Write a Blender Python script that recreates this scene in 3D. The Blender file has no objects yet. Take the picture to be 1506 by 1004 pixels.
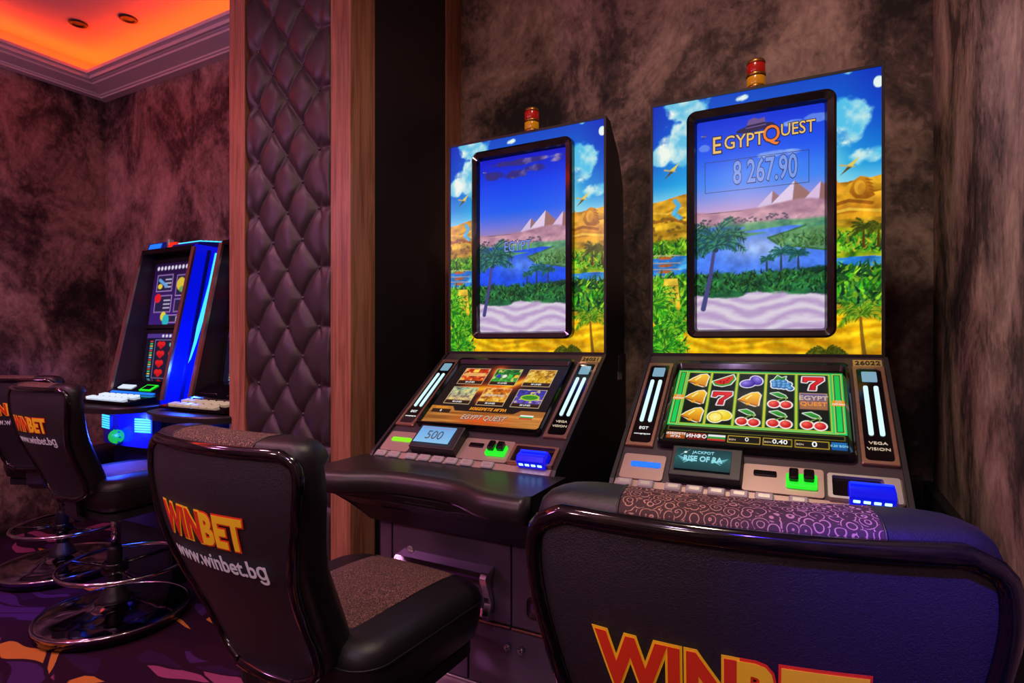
import bpy, bmesh, math, random
import numpy as np
from mathutils import Matrix, Vector

# ------------------------------------------------------------------ camera, world, lights, exposure
scene = bpy.context.scene
COL = scene.collection
YAW = math.radians(28.178)
EYE = 1.28
cam_data = bpy.data.cameras.new('camera')
cam_data.sensor_width = 36.0
cam_data.lens = 843.74 / 1506.0 * 36.0
cam_data.shift_y = 2.0 / 1506.0
cam_data.clip_start = 0.02
cam = bpy.data.objects.new('camera', cam_data)
cam.location = (0, 0, EYE)
cam.rotation_euler = (math.radians(90), 0, YAW)
COL.objects.link(cam)
scene.camera = cam

world = bpy.data.worlds.new('world')
scene.world = world
world.use_nodes = True
world.node_tree.nodes['Background'].inputs[0].default_value = (0.05, 0.03, 0.07, 1)
world.node_tree.nodes['Background'].inputs[1].default_value = 0.4

vs = scene.view_settings
vs.view_transform = 'Standard'
vs.look = 'None'
vs.exposure = 0.0
vs.gamma = 1.0
vs.use_curve_mapping = False

CEIL = 3.32
scene.cycles.use_adaptive_sampling = True
scene.cycles.adaptive_threshold = 0.025
scene.cycles.max_bounces = 6
scene.cycles.diffuse_bounces = 3
scene.cycles.glossy_bounces = 3
scene.cycles.caustics_reflective = False
scene.cycles.caustics_refractive = False
# room lamps: (x, y, colour, watts, spot angle)
LAMPS = [
    (-1.25, 0.15, (1.0, 0.55, 0.62), 60, 125, 'over the speckled-seat chair'),
    (-0.45, -0.75, (0.70, 0.45, 1.0), 50, 125, 'behind the camera, above the walkway'),
    (-0.30, 0.95, (1.0, 0.76, 0.58), 75, 150, 'over the fruit reel machine'),
    (-2.55, 0.35, (1.0, 0.42, 0.55), 70, 130, 'over the walkway before the pillar'),
    (-3.55, 0.30, (0.95, 0.36, 0.72), 80, 130, 'over the walkway of the left bay'),
]
BLUE_SPOT = (0.22, -0.45)  # unseen spot added to tint the nearest chair's back blue
# unseen globes added behind the camera as coloured fill light: (x, y, z, colour, radiance)
FILL_GLOBES = [
    (-3.3, -0.9, 2.35, (0.92, 0.30, 0.82), 84, 'pink fill-light globe added unseen over the left end of the gaming floor'),
    (-1.7, -1.3, 2.35, (1.0, 0.56, 0.58), 60, 'rose fill-light globe added unseen over the middle of the gaming floor'),
    (-0.35, -1.1, 2.45, (1.0, 0.74, 0.66), 36, 'peach fill-light globe added unseen over the gaming floor near the right wall'),
]
def lamp_light(kind, name, loc, color, watts, rot=(0, 0, 0), **kw):
    d = bpy.data.lights.new(name, kind)
    d.energy = watts
    d.color = color
    for k, v in kw.items():
        setattr(d, k, v)
    o = bpy.data.objects.new(name, d)
    o.location = loc
    o.rotation_euler = rot
    COL.objects.link(o)
    return o
for i, (x, y, c, w, a, _) in enumerate(LAMPS):
    lamp_light('SPOT', 'downlight_beam', (x, y, CEIL - 0.03), c, w, spot_size=math.radians(a), spot_blend=0.8, shadow_soft_size=0.08)

bs = lamp_light('SPOT', 'blue_spot_beam', (BLUE_SPOT[0], BLUE_SPOT[1], CEIL - 0.12), (0.07, 0.03, 1.0), 800, spot_size=math.radians(17), spot_blend=0.9, shadow_soft_size=0.05)
bs.rotation_euler = (Vector((0.24, 0.66, 0.85)) - Vector((BLUE_SPOT[0], BLUE_SPOT[1], CEIL - 0.12))).to_track_quat('-Z', 'Y').to_euler()

# blue under-glow of the lit machine in the left bay
lamp_light('POINT', 'underglow', (-3.12, 1.60, 0.85), (0.02, 0.06, 1.0), 12, shadow_soft_size=0.05)
lamp_light('POINT', 'cheek_glow', (-2.88, 1.80, 1.15), (0.02, 0.10, 1.0), 4, shadow_soft_size=0.04)

# geometry constants of the room
XL, XR, YB, YF = -4.714, 0.335, 2.35, -2.3
CZ = 3.079            # underside of the cornice
# LED strips lying in the ceiling cove (pointing up)
ORANGE = (1.0, 0.062, 0.0005)
lamp_light('AREA', 'cove_led', ((XL - 2.24) / 2, YB - 0.11, CZ + 0.055), ORANGE, 10, rot=(math.pi, 0, 0), shape='RECTANGLE', size=2.35, size_y=0.05)
lamp_light('AREA', 'cove_led', (XL + 0.11, 0.05, CZ + 0.055), ORANGE, 19, rot=(math.pi, 0, 0), shape='RECTANGLE', size=0.05, size_y=4.4)

# ------------------------------------------------------------------ materials
MATS = {}
def srgb(r, g, b):
    def f(c):
        c = c / 255.0
        return c / 12.92 if c <= 0.04045 else ((c + 0.055) / 1.055) ** 2.4
    return (f(r), f(g), f(b), 1.0)

def new_mat(name):
    m = bpy.data.materials.new(name)
    m.use_nodes = True
    MATS[name] = m
    nt = m.node_tree
    return m, nt, nt.nodes['Principled BSDF']

def N(nt, typ, **kw):
    n = nt.nodes.new(typ)
    for k, v in kw.items():
        setattr(n, k, v)
    return n

def ramp(nt, fac, stops, interp='LINEAR'):
    r = nt.nodes.new('ShaderNodeValToRGB')
    r.color_ramp.interpolation = interp
    el = r.color_ramp.elements
    while len(el) < len(stops):
        el.new(0.5)
    for e, (p, c) in zip(el, stops):
        e.position = p
        e.color = c
    nt.links.new(fac, r.inputs[0])
    return r.outputs[0]

def coords(nt, scale=(1, 1, 1), rot=(0, 0, 0), kind='Object'):
    t = nt.nodes.new('ShaderNodeTexCoord')
    mp = nt.nodes.new('ShaderNodeMapping')
    mp.inputs['Scale'].default_value = scale
    mp.inputs['Rotation'].default_value = rot
    nt.links.new(t.outputs[kind], mp.inputs[0])
    return mp.outputs[0]

def noise(nt, vec, scale, detail=4, rough=0.55, dist=0.0):
    n = nt.nodes.new('ShaderNodeTexNoise')
    n.inputs['Scale'].default_value = scale
    n.inputs['Detail'].default_value = detail
    n.inputs['Roughness'].default_value = rough
    n.inputs['Distortion'].default_value = dist
    nt.links.new(vec, n.inputs['Vector'])
    return n

def bump(nt, height, bsdf, strength=0.3, dist=0.01):
    b = nt.nodes.new('ShaderNodeBump')
    b.inputs['Strength'].default_value = strength
    b.inputs['Distance'].default_value = dist
    nt.links.new(height, b.inputs['Height'])
    nt.links.new(b.outputs[0], bsdf.inputs['Normal'])

def plain(name, col, rough=0.5, metal=0.0, spec=0.5, emit=None, estr=0.0, grain=0.0, gscale=60, coat=0.0):
    m, nt, p = new_mat(name)
    p.inputs['Base Color'].default_value = col
    p.inputs['Roughness'].default_value = rough
    p.inputs['Metallic'].default_value = metal
    p.inputs['Specular IOR Level'].default_value = spec
    if coat:
        p.inputs['Coat Weight'].default_value = coat
        p.inputs['Coat Roughness'].default_value = 0.08
    if emit is not None:
        p.inputs['Emission Color'].default_value = emit
        p.inputs['Emission Strength'].default_value = estr
    v = coords(nt)
    n = noise(nt, v, gscale, 3)
    mx = N(nt, 'ShaderNodeMapRange')
    mx.inputs[3].default_value = max(0.02, rough - 0.06)
    mx.inputs[4].default_value = min(1.0, rough + 0.06)
    nt.links.new(n.outputs[0], mx.inputs[0])
    nt.links.new(mx.outputs[0], p.inputs['Roughness'])
    if grain:
        bump(nt, n.outputs[0], p, grain, 0.004)
    return m

def glow(name, col, strength, base=(0.01, 0.01, 0.01, 1), rough=0.25):
    return plain(name, base, rough, emit=col, estr=strength)

plain('black_plastic', srgb(30, 26, 32), 0.42)
plain('black_gloss', srgb(10, 9, 12), 0.10, coat=0.6)
plain('black_gloss_soft', srgb(34, 29, 34), 0.36)
plain('black_matte', srgb(20, 18, 22), 0.6)
plain('charcoal_metal', srgb(62, 54, 66), 0.42, metal=0.35)
plain('table_laminate', srgb(36, 33, 34), 0.34, grain=0.05, gscale=260)
plain('chrome', srgb(205, 205, 212), 0.12, metal=1.0)
plain('dark_chrome', srgb(176, 170, 182), 0.09, metal=1.0)
plain('copper_trim', srgb(196, 150, 128), 0.30, metal=0.85)
plain('beige_metal', srgb(186, 160, 150), 0.38, metal=0.55)
plain('silver_plate', srgb(200, 196, 190), 0.35, metal=0.7)
plain('brass_plate', srgb(196, 176, 120), 0.4, metal=0.6)
plain('dark_ink', srgb(30, 24, 20), 0.6)
plain('plaster_white', srgb(236, 218, 214), 0.6, grain=0.05, gscale=20)
plain('ceiling_paint', srgb(225, 196, 188), 0.75, grain=0.03, gscale=12)
plain('pink_laminate', srgb(196, 176, 180), 0.35)
plain('red_lens', srgb(150, 20, 16), 0.2, emit=srgb(190, 24, 16), estr=0.25)
plain('yellow_lens', srgb(190, 120, 14), 0.2, emit=srgb(215, 140, 20), estr=0.25)
plain('green_lens', srgb(20, 110, 90), 0.2, emit=srgb(60, 220, 190), estr=0.35)
plain('gold_band', srgb(170, 120, 60), 0.3, metal=0.8)
plain('yellow_tag', srgb(235, 180, 30), 0.4)
plain('key_grey', srgb(168, 156, 160), 0.35, emit=srgb(150, 140, 150), estr=0.12)
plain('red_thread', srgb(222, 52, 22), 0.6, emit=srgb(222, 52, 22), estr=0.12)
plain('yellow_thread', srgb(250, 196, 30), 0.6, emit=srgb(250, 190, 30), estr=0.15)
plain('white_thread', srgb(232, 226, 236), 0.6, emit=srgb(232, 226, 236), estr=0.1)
plain('blue_acrylic', srgb(10, 22, 190), 0.22, emit=srgb(2, 16, 235), estr=0.75)
plain('blue_shell', srgb(16, 24, 120), 0.3, emit=srgb(0, 6, 120), estr=0.25)
plain('dark_blue_shell', srgb(24, 22, 60), 0.35)
plain('red_acrylic', srgb(200, 30, 20), 0.2, emit=srgb(240, 50, 20), estr=0.7)
glow('led_white', srgb(206, 240, 246), 1.15)
glow('led_cyan', srgb(60, 200, 255), 1.5)
glow('led_blue', srgb(10, 40, 255), 2.2)
glow('led_blue_white', srgb(140, 200, 255), 3.0)
glow('led_green', srgb(30, 235, 40), 1.1)
glow('led_lime', srgb(140, 240, 20), 1.0)
glow('led_skyblue', srgb(20, 120, 255), 1.1)
glow('led_ball', srgb(20, 190, 60), 0.9)
glow('text_white', srgb(245, 245, 245), 0.95)
glow('text_gold', srgb(236, 196, 110), 0.9)
glow('text_orange', srgb(245, 150, 30), 0.95)
glow('text_fire', srgb(240, 120, 20), 0.95)
glow('text_navy', srgb(8, 14, 70), 0.9)
glow('text_ghost', srgb(110, 150, 235), 0.95)
glow('text_cyan', srgb(150, 225, 240), 0.9)
glow('text_grey', srgb(84, 96, 112), 0.9)
glow('text_sand', srgb(220, 196, 170), 0.85)
glow('hat_felt', srgb(110, 84, 150), 0.8)
glow('orange_led', (1.0, 0.08, 0.001, 1), 2.0)
glow('lamp_warm', (1.0, 0.4, 0.3, 1), 2.0)
glow('key_lit', srgb(215, 225, 245), 1.1)
glow('key_amber', srgb(235, 190, 165), 0.6)

def m_leather(name, col, rough, scale, strength):
    m, nt, p = new_mat(name)
    v = coords(nt)
    w = noise(nt, v, scale * 0.35, 3)
    vo = N(nt, 'ShaderNodeTexVoronoi')
    vo.feature = 'DISTANCE_TO_EDGE'
    vo.inputs['Scale'].default_value = scale
    mixv = N(nt, 'ShaderNodeVectorMath', operation='MULTIPLY_ADD')
    mixv.inputs[1].default_value = (0.02, 0.02, 0.02)
    nt.links.new(w.outputs['Color'], mixv.inputs[0])
    nt.links.new(v, mixv.inputs[2])
    nt.links.new(mixv.outputs[0], vo.inputs['Vector'])
    p.inputs['Base Color'].default_value = col
    mr = N(nt, 'ShaderNodeMapRange')
    mr.inputs[1].default_value = 0.0
    mr.inputs[2].default_value = 0.18
    nt.links.new(vo.outputs['Distance'], mr.inputs[0])
    p.inputs['Roughness'].default_value = rough
    bump(nt, mr.outputs[0], p, strength, 0.002)
    return m
m_leather('leather_black', srgb(44, 42, 48), 0.44, 260, 0.30)
m_leather('leather_tuft', srgb(62, 54, 58), 0.36, 220, 0.12)
m_leather('leather_smooth', srgb(26, 24, 28), 0.40, 300, 0.12)
m_leather('leather_arm', srgb(42, 36, 38), 0.33, 300, 0.08)

def m_scroll():
    # woven upholstery: curling scroll motif, one spiral per Voronoi cell
    m, nt, p = new_mat('scroll_fabric')
    v = coords(nt, (1, 0.9, 0.9))
    vo = N(nt, 'ShaderNodeTexVoronoi')
    vo.inputs['Scale'].default_value = 78
    vo.inputs['Randomness'].default_value = 0.75
    nt.links.new(v, vo.inputs['Vector'])
    sc = N(nt, 'ShaderNodeVectorMath', operation='SCALE')
    sc.inputs['Scale'].default_value = 78
    nt.links.new(v, sc.inputs[0])
    scp = N(nt, 'ShaderNodeVectorMath', operation='SCALE')
    scp.inputs['Scale'].default_value = 78
    nt.links.new(vo.outputs['Position'], scp.inputs[0])
    sub = N(nt, 'ShaderNodeVectorMath', operation='SUBTRACT')
    nt.links.new(v, sub.inputs[0])
    nt.links.new(vo.outputs['Position'], sub.inputs[1])
    sep = N(nt, 'ShaderNodeSeparateXYZ')
    nt.links.new(sub.outputs[0], sep.inputs[0])
    yz = N(nt, 'ShaderNodeMath', operation='SUBTRACT')
    nt.links.new(sep.outputs[1], yz.inputs[0])
    nt.links.new(sep.outputs[2], yz.inputs[1])
    at = N(nt, 'ShaderNodeMath', operation='ARCTAN2')
    nt.links.new(yz.outputs[0], at.inputs[0])
    nt.links.new(sep.outputs[0], at.inputs[1])
    an = N(nt, 'ShaderNodeMath', operation='DIVIDE')
    an.inputs[1].default_value = 2 * math.pi
    nt.links.new(at.outputs[0], an.inputs[0])
    ra = N(nt, 'ShaderNodeMath', operation='MULTIPLY_ADD')
    ra.inputs[1].default_value = 3.1
    nt.links.new(vo.outputs['Distance'], ra.inputs[0])
    nt.links.new(an.outputs[0], ra.inputs[2])
    fr = N(nt, 'ShaderNodeMath', operation='FRACT')
    nt.links.new(ra.outputs[0], fr.inputs[0])
    col = ramp(nt, fr.outputs[0], [(0.0, srgb(186, 140, 122)), (0.16, srgb(186, 140, 122)), (0.24, srgb(60, 26, 30)), (1.0, srgb(60, 26, 30))])
    nt.links.new(col, p.inputs['Base Color'])
    p.inputs['Roughness'].default_value = 0.7
    n = noise(nt, v, 900, 2)
    bump(nt, n.outputs[0], p, 0.3, 0.001)
    return m
m_scroll()

def m_speckle():
    m, nt, p = new_mat('speckle_fabric')
    v = coords(nt)
    n = noise(nt, v, 420, 2, 0.7)
    col = ramp(nt, n.outputs[0], [(0.42, srgb(40, 26, 28)), (0.55, srgb(84, 58, 52)), (0.68, srgb(190, 140, 108))])
    nt.links.new(col, p.inputs['Base Color'])
    p.inputs['Roughness'].default_value = 0.75
    bump(nt, n.outputs[0], p, 0.4, 0.002)
m_speckle()

def m_wood():
    m, nt, p = new_mat('walnut_wood')
    v = coords(nt, (14, 14, 0.9))
    n = noise(nt, v, 2.2, 6, 0.62, 0.6)
    v2 = coords(nt, (120, 120, 2.0))
    n2 = noise(nt, v2, 1.5, 3)
    mx = N(nt, 'ShaderNodeMix', data_type='FLOAT')
    mx.inputs[0].default_value = 0.35
    nt.links.new(n.outputs[0], mx.inputs[2])
    nt.links.new(n2.outputs[0], mx.inputs[3])
    col = ramp(nt, mx.outputs[0], [(0.30, srgb(86, 48, 36)), (0.46, srgb(152, 98, 74)), (0.58, srgb(184, 126, 98)), (0.72, srgb(126, 76, 56))])
    nt.links.new(col, p.inputs['Base Color'])
    p.inputs['Roughness'].default_value = 0.38
    bump(nt, n2.outputs[0], p, 0.08, 0.002)
m_wood()

def m_wall(name, stretch, seed):
    m, nt, p = new_mat(name)
    v = coords(nt, stretch)
    big = noise(nt, v, 2.3, 7, 0.66, 0.55)
    off = N(nt, 'ShaderNodeVectorMath', operation='ADD')
    off.inputs[1].default_value = (seed, seed * 1.7, seed * 0.6)
    nt.links.new(v, off.inputs[0])
    nt.links.new(off.outputs[0], big.inputs['Vector'])
    fur = noise(nt, coords(nt, tuple(s * 3.2 for s in stretch), (0.35, 0.35, 0)), 9, 4, 0.6, 0.8)
    mx = N(nt, 'ShaderNodeMix', data_type='FLOAT')
    mx.inputs[0].default_value = 0.20
    nt.links.new(big.outputs[0], mx.inputs[2])
    nt.links.new(fur.outputs[0], mx.inputs[3])
    col = ramp(nt, mx.outputs[0], [(0.39, srgb(26, 18, 18)), (0.46, srgb(84, 66, 60)), (0.54, srgb(150, 124, 112)), (0.66, srgb(206, 178, 160))])
    nt.links.new(col, p.inputs['Base Color'])
    p.inputs['Roughness'].default_value = 0.72
    bump(nt, fur.outputs[0], p, 0.25, 0.004)
m_wall('suede_wallpaper', (1, 1, 0.75), 3.1)
m_wall('suede_wallpaper_streaked', (1.5, 1.5, 0.95), 7.7)

def m_carpet():
    m, nt, p = new_mat('carpet')
    v = coords(nt)
    wv = noise(nt, v, 1.4, 2)
    warp = N(nt, 'ShaderNodeVectorMath', operation='MULTIPLY_ADD')
    warp.inputs[1].default_value = (0.55, 0.55, 0)
    nt.links.new(wv.outputs['Color'], warp.inputs[0])
    nt.links.new(v, warp.inputs[2])
    mp = N(nt, 'ShaderNodeMapping')
    mp.inputs['Rotation'].default_value = (0, 0, 0.9)
    mp.inputs['Scale'].default_value = (1.0, 3.4, 1.0)
    nt.links.new(warp.outputs[0], mp.inputs[0])
    vo = N(nt, 'ShaderNodeTexVoronoi')
    vo.inputs['Scale'].default_value = 3.6
    nt.links.new(mp.outputs[0], vo.inputs['Vector'])
    ve = N(nt, 'ShaderNodeTexVoronoi')
    ve.feature = 'DISTANCE_TO_EDGE'
    ve.inputs['Scale'].default_value = 3.6
    nt.links.new(mp.outputs[0], ve.inputs['Vector'])
    sp = N(nt, 'ShaderNodeSeparateColor')
    nt.links.new(vo.outputs['Color'], sp.inputs[0])
    dark = srgb(44, 18, 40)
    col = ramp(nt, sp.outputs[0], [(0.0, srgb(44, 18, 42)), (0.34, srgb(70, 36, 92)), (0.46, srgb(46, 18, 36)), (0.68, srgb(200, 124, 54)), (0.80, srgb(150, 70, 110)), (0.88, srgb(50, 24, 60))], 'CONSTANT')
    edge = N(nt, 'ShaderNodeMapRange')
    edge.inputs[1].default_value = 0.05
    edge.inputs[2].default_value = 0.07
    nt.links.new(ve.outputs['Distance'], edge.inputs[0])
    mix = N(nt, 'ShaderNodeMix', data_type='RGBA')
    mix.inputs[6].default_value = dark
    nt.links.new(edge.outputs[0], mix.inputs[0])
    nt.links.new(col, mix.inputs[7])
    nt.links.new(mix.outputs[2], p.inputs['Base Color'])
    p.inputs['Roughness'].default_value = 0.95
    p.inputs['Specular IOR Level'].default_value = 0.1
    fz = noise(nt, v, 500, 2)
    bump(nt, fz.outputs[0], p, 0.4, 0.003)
m_carpet()

def m_art(name, strength=1.0):
    m, nt, p = new_mat(name)
    at = N(nt, 'ShaderNodeVertexColor')
    at.layer_name = 'print'
    p.inputs['Base Color'].default_value = (0.004, 0.004, 0.004, 1)
    p.inputs['Roughness'].default_value = 0.22
    p.inputs['Specular IOR Level'].default_value = 0.25
    nt.links.new(at.outputs['Color'], p.inputs['Emission Color'])
    p.inputs['Emission Strength'].default_value = strength
m_art('backlit_print', 1.0)
m_art('display', 0.95)

for k_, m_ in MATS.items():
    if k_ in ('backlit_print', 'display') or k_.startswith('text_') or k_.endswith('_thread') or k_.startswith('key_'):
        m_.cycles.emission_sampling = 'NONE'

# ------------------------------------------------------------------ mesh helpers
def link(name, me, mat=None, parent=None, smooth=False):
    o = bpy.data.objects.new(name, me)
    COL.objects.link(o)
    if mat is not None and not me.materials:
        me.materials.append(MATS[mat])
    if parent is not None:
        o.parent = parent
    if smooth:
        me.polygons.foreach_set('use_smooth', [True] * len(me.polygons))
    return o

def mesh(name, verts, faces, mat, parent=None, smooth=False, M=None):
    me = bpy.data.meshes.new(name)
    me.from_pydata([tuple(v) for v in verts], [], faces)
    if M is not None:
        me.transform(M)
    bm = bmesh.new()
    bm.from_mesh(me)
    bmesh.ops.recalc_face_normals(bm, faces=bm.faces)
    bm.to_mesh(me)
    bm.free()
    return link(name, me, mat, parent, smooth)

def from_bm(name, bm, mat, parent=None, smooth=False, M=None):
    me = bpy.data.meshes.new(name)
    bmesh.ops.recalc_face_normals(bm, faces=bm.faces)
    bm.to_mesh(me)
    bm.free()
    if M is not None:
        me.transform(M)
    return link(name, me, mat, parent, smooth)

def bm_box(bm, x0, x1, y0, y1, z0, z1, bev=0.0, seg=1):
    r = bmesh.ops.create_cube(bm, size=1.0, matrix=Matrix.Translation(((x0 + x1) / 2, (y0 + y1) / 2, (z0 + z1) / 2)) @ Matrix.Diagonal((x1 - x0, y1 - y0, z1 - z0, 1)))
    if bev:
        es = list({e for v in r['verts'] for e in v.link_edges})
        bmesh.ops.bevel(bm, geom=es, offset=bev, segments=seg, profile=0.5, affect='EDGES')
    return bm

def box(name, x0, x1, y0, y1, z0, z1, mat, parent=None, bev=0.0, seg=1, M=None):
    bm = bmesh.new()
    bm_box(bm, x0, x1, y0, y1, z0, z1, bev, seg)
    return from_bm(name, bm, mat, parent, False, M)

def prism(name, prof, x0, x1, mat, parent=None, M=None, bev=0.0):
    """profile of (y, z) points extruded along x"""
    n = len(prof)
    v = [(x0, y, z) for y, z in prof] + [(x1, y, z) for y, z in prof]
    f = [tuple(range(n)), tuple(range(2 * n - 1, n - 1, -1))] + [(i, (i + 1) % n, n + (i + 1) % n, n + i) for i in range(n)]
    if not bev:
        return mesh(name, v, f, mat, parent, False, M)
    bm = bmesh.new()
    bv = [bm.verts.new(p) for p in v]
    for q in f:
        bm.faces.new([bv[i] for i in q])
    bmesh.ops.bevel(bm, geom=list(bm.edges), offset=bev, segments=2, profile=0.5, affect='EDGES')
    return from_bm(name, bm, mat, parent, False, M)

def rrect(x0, x1, y0, y1, r, n=6):
    pts = []
    for cx, cy, a0 in ((x1 - r, y1 - r, 0), (x0 + r, y1 - r, 90), (x0 + r, y0 + r, 180), (x1 - r, y0 + r, 270)):
        for k in range(n + 1):
            a = math.radians(a0 + 90 * k / n)
            pts.append((cx + r * math.cos(a), cy + r * math.sin(a)))
    return pts

def slab(name, outline, z0, z1, mat, parent=None, M=None, cham=0.0):
    """flat plate with the given (x, y) outline; z is its thickness direction"""
    n = len(outline)
    cx = sum(p[0] for p in outline) / n
    cy = sum(p[1] for p in outline) / n
    rings = [[(x, y, z0) for x, y in outline]]
    if cham:
        rings.append([(x, y, z1 - cham) for x, y in outline])
        ins = []
        for i in range(n):
            a, b, c = outline[i - 1], outline[i], outline[(i + 1) % n]
            t = Vector((c[0] - a[0], c[1] - a[1]))
            t = t.normalized() if t.length > 1e-9 else Vector((1, 0))
            ins.append((b[0] - t.y * cham, b[1] + t.x * cham, z1))
        rings.append(ins)
    else:
        rings.append([(x, y, z1) for x, y in outline])
    v = [p for r in rings for p in r]
    f = [tuple(range(n - 1, -1, -1)), tuple(range((len(rings) - 1) * n, len(rings) * n))]
    for k in range(len(rings) - 1):
        f += [(k * n + i, k * n + (i + 1) % n, (k + 1) * n + (i + 1) % n, (k + 1) * n + i) for i in range(n)]
    return mesh(name, v, f, mat, parent, False, M)

def ring_frame(name, outer, inner, levels, mat, parent=None, M=None, smooth=False):
    """frame between two equal-count outlines; levels = [(t, h)] t 0 = outer 1 = inner"""
    n = len(outer)
    v, f = [], []
    for t, h in levels:
        for a, b in zip(outer, inner):
            v.append((a[0] + (b[0] - a[0]) * t, a[1] + (b[1] - a[1]) * t, h))
    for k in range(len(levels) - 1):
        f += [(k * n + i, k * n + (i + 1) % n, (k + 1) * n + (i + 1) % n, (k + 1) * n + i) for i in range(n)]
    return mesh(name, v, f, mat, parent, smooth, M)

def lathe(name, prof, mat, parent=None, n=24, M=None, smooth=True, center=(0, 0)):
    v, f = [], []
    for r, z in prof:
        for k in range(n):
            a = 2 * math.pi * k / n
            v.append((center[0] + r * math.cos(a), center[1] + r * math.sin(a), z))
    m_ = len(prof)
    for i in range(m_ - 1):
        f += [(i * n + k, i * n + (k + 1) % n, (i + 1) * n + (k + 1) % n, (i + 1) * n + k) for k in range(n)]
    f.append(tuple(range(n)))
    f.append(tuple(range((m_ - 1) * n, m_ * n)))
    o = mesh(name, v, f, mat, parent, False, M)
    if smooth:
        me = o.data
        for p in me.polygons:
            p.use_smooth = len(p.vertices) == 4
    return o

def tube(name, pts, r, mat, parent=None, n=8, closed=False, M=None, rs=None):
    pts = [Vector(p) for p in pts]
    m_ = len(pts)
    v, f = [], []
    up = Vector((0.123, 0.27, 0.95)).normalized()
    prev = None
    for i, p in enumerate(pts):
        a = pts[i - 1] if (i or closed) else pts[i]
        b = pts[(i + 1) % m_] if (i < m_ - 1 or closed) else pts[i]
        t = (b - a).normalized()
        if prev is None:
            s = t.cross(up).normalized()
        else:
            s = (prev - t * prev.dot(t)).normalized()
        prev = s
        q = t.cross(s)
        rr = rs[i] if rs else r
        for k in range(n):
            an = 2 * math.pi * k / n
            v.append(p + (s * math.cos(an) + q * math.sin(an)) * rr)
    for i in range(m_ if closed else m_ - 1):
        j = (i + 1) % m_
        f += [(i * n + k, i * n + (k + 1) % n, j * n + (k + 1) % n, j * n + k) for k in range(n)]
    if not closed:
        f.append(tuple(range(n)))
        f.append(tuple(range((m_ - 1) * n, m_ * n)))
    return mesh(name, v, f, mat, parent, True, M)

def empty(name, loc=(0, 0, 0), rz=0.0):
    o = bpy.data.objects.new(name, None)
    o.empty_display_size = 0.1
    o.location = loc
    o.rotation_euler = (0, 0, rz)
    COL.objects.link(o)
    return o

def tag(o, label=None, cat=None, group=None, kind=None):
    if label: o['label'] = label
    if cat: o['category'] = cat
    if group: o['group'] = group
    if kind: o['kind'] = kind
    return o

def structure(o, label=None):
    o['kind'] = 'structure'
    if label: o['label'] = label
    return o

def copy_tree(o, parent=None):
    c = o.copy()
    COL.objects.link(c)
    c.parent = parent
    for ch in list(o.children):
        copy_tree(ch, c)
    return c

# upright plane facing the room: (x, z, out) -> (x, -out, z)
FRONT = Matrix(((1, 0, 0, 0), (0, 0, -1, 0), (0, 1, 0, 0), (0, 0, 0, 1)))

def text(name, body, size, mat, parent, M, at=(0, 0), align='CENTER', depth=0.0006, off=0.0, sx=1.0, shear=0.0, h=0.0, fn=None, spacing=1.0):
    cu = bpy.data.curves.new(name, 'FONT')
    cu.body = body
    cu.size = size
    cu.align_x = align
    cu.align_y = 'CENTER'
    cu.extrude = depth
    cu.offset = off
    cu.shear = shear
    cu.space_character = spacing
    cu.resolution_u = 3
    tmp = bpy.data.objects.new('tmp', cu)
    COL.objects.link(tmp)
    dg = bpy.context.evaluated_depsgraph_get()
    me = bpy.data.meshes.new_from_object(tmp.evaluated_get(dg))
    bpy.data.objects.remove(tmp)
    bpy.data.curves.remove(cu)
    me.materials.clear()
    me.transform(Matrix.Translation((at[0], at[1], h + depth)) @ Matrix.Diagonal((sx, 1, 1, 1)))
    if fn is not None:
        bm = bmesh.new()
        bm.from_mesh(me)
        bmesh.ops.subdivide_edges(bm, edges=[e for e in bm.edges if e.calc_length() > 0.012], cuts=2)
        bmesh.ops.triangulate(bm, faces=bm.faces)
        for v in bm.verts:
            v.co = fn(v.co)
        bm.to_mesh(me)
        bm.free()
    if M is not None:
        me.transform(M)
    me.name = name
    return link(name, me, mat, parent)

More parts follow.
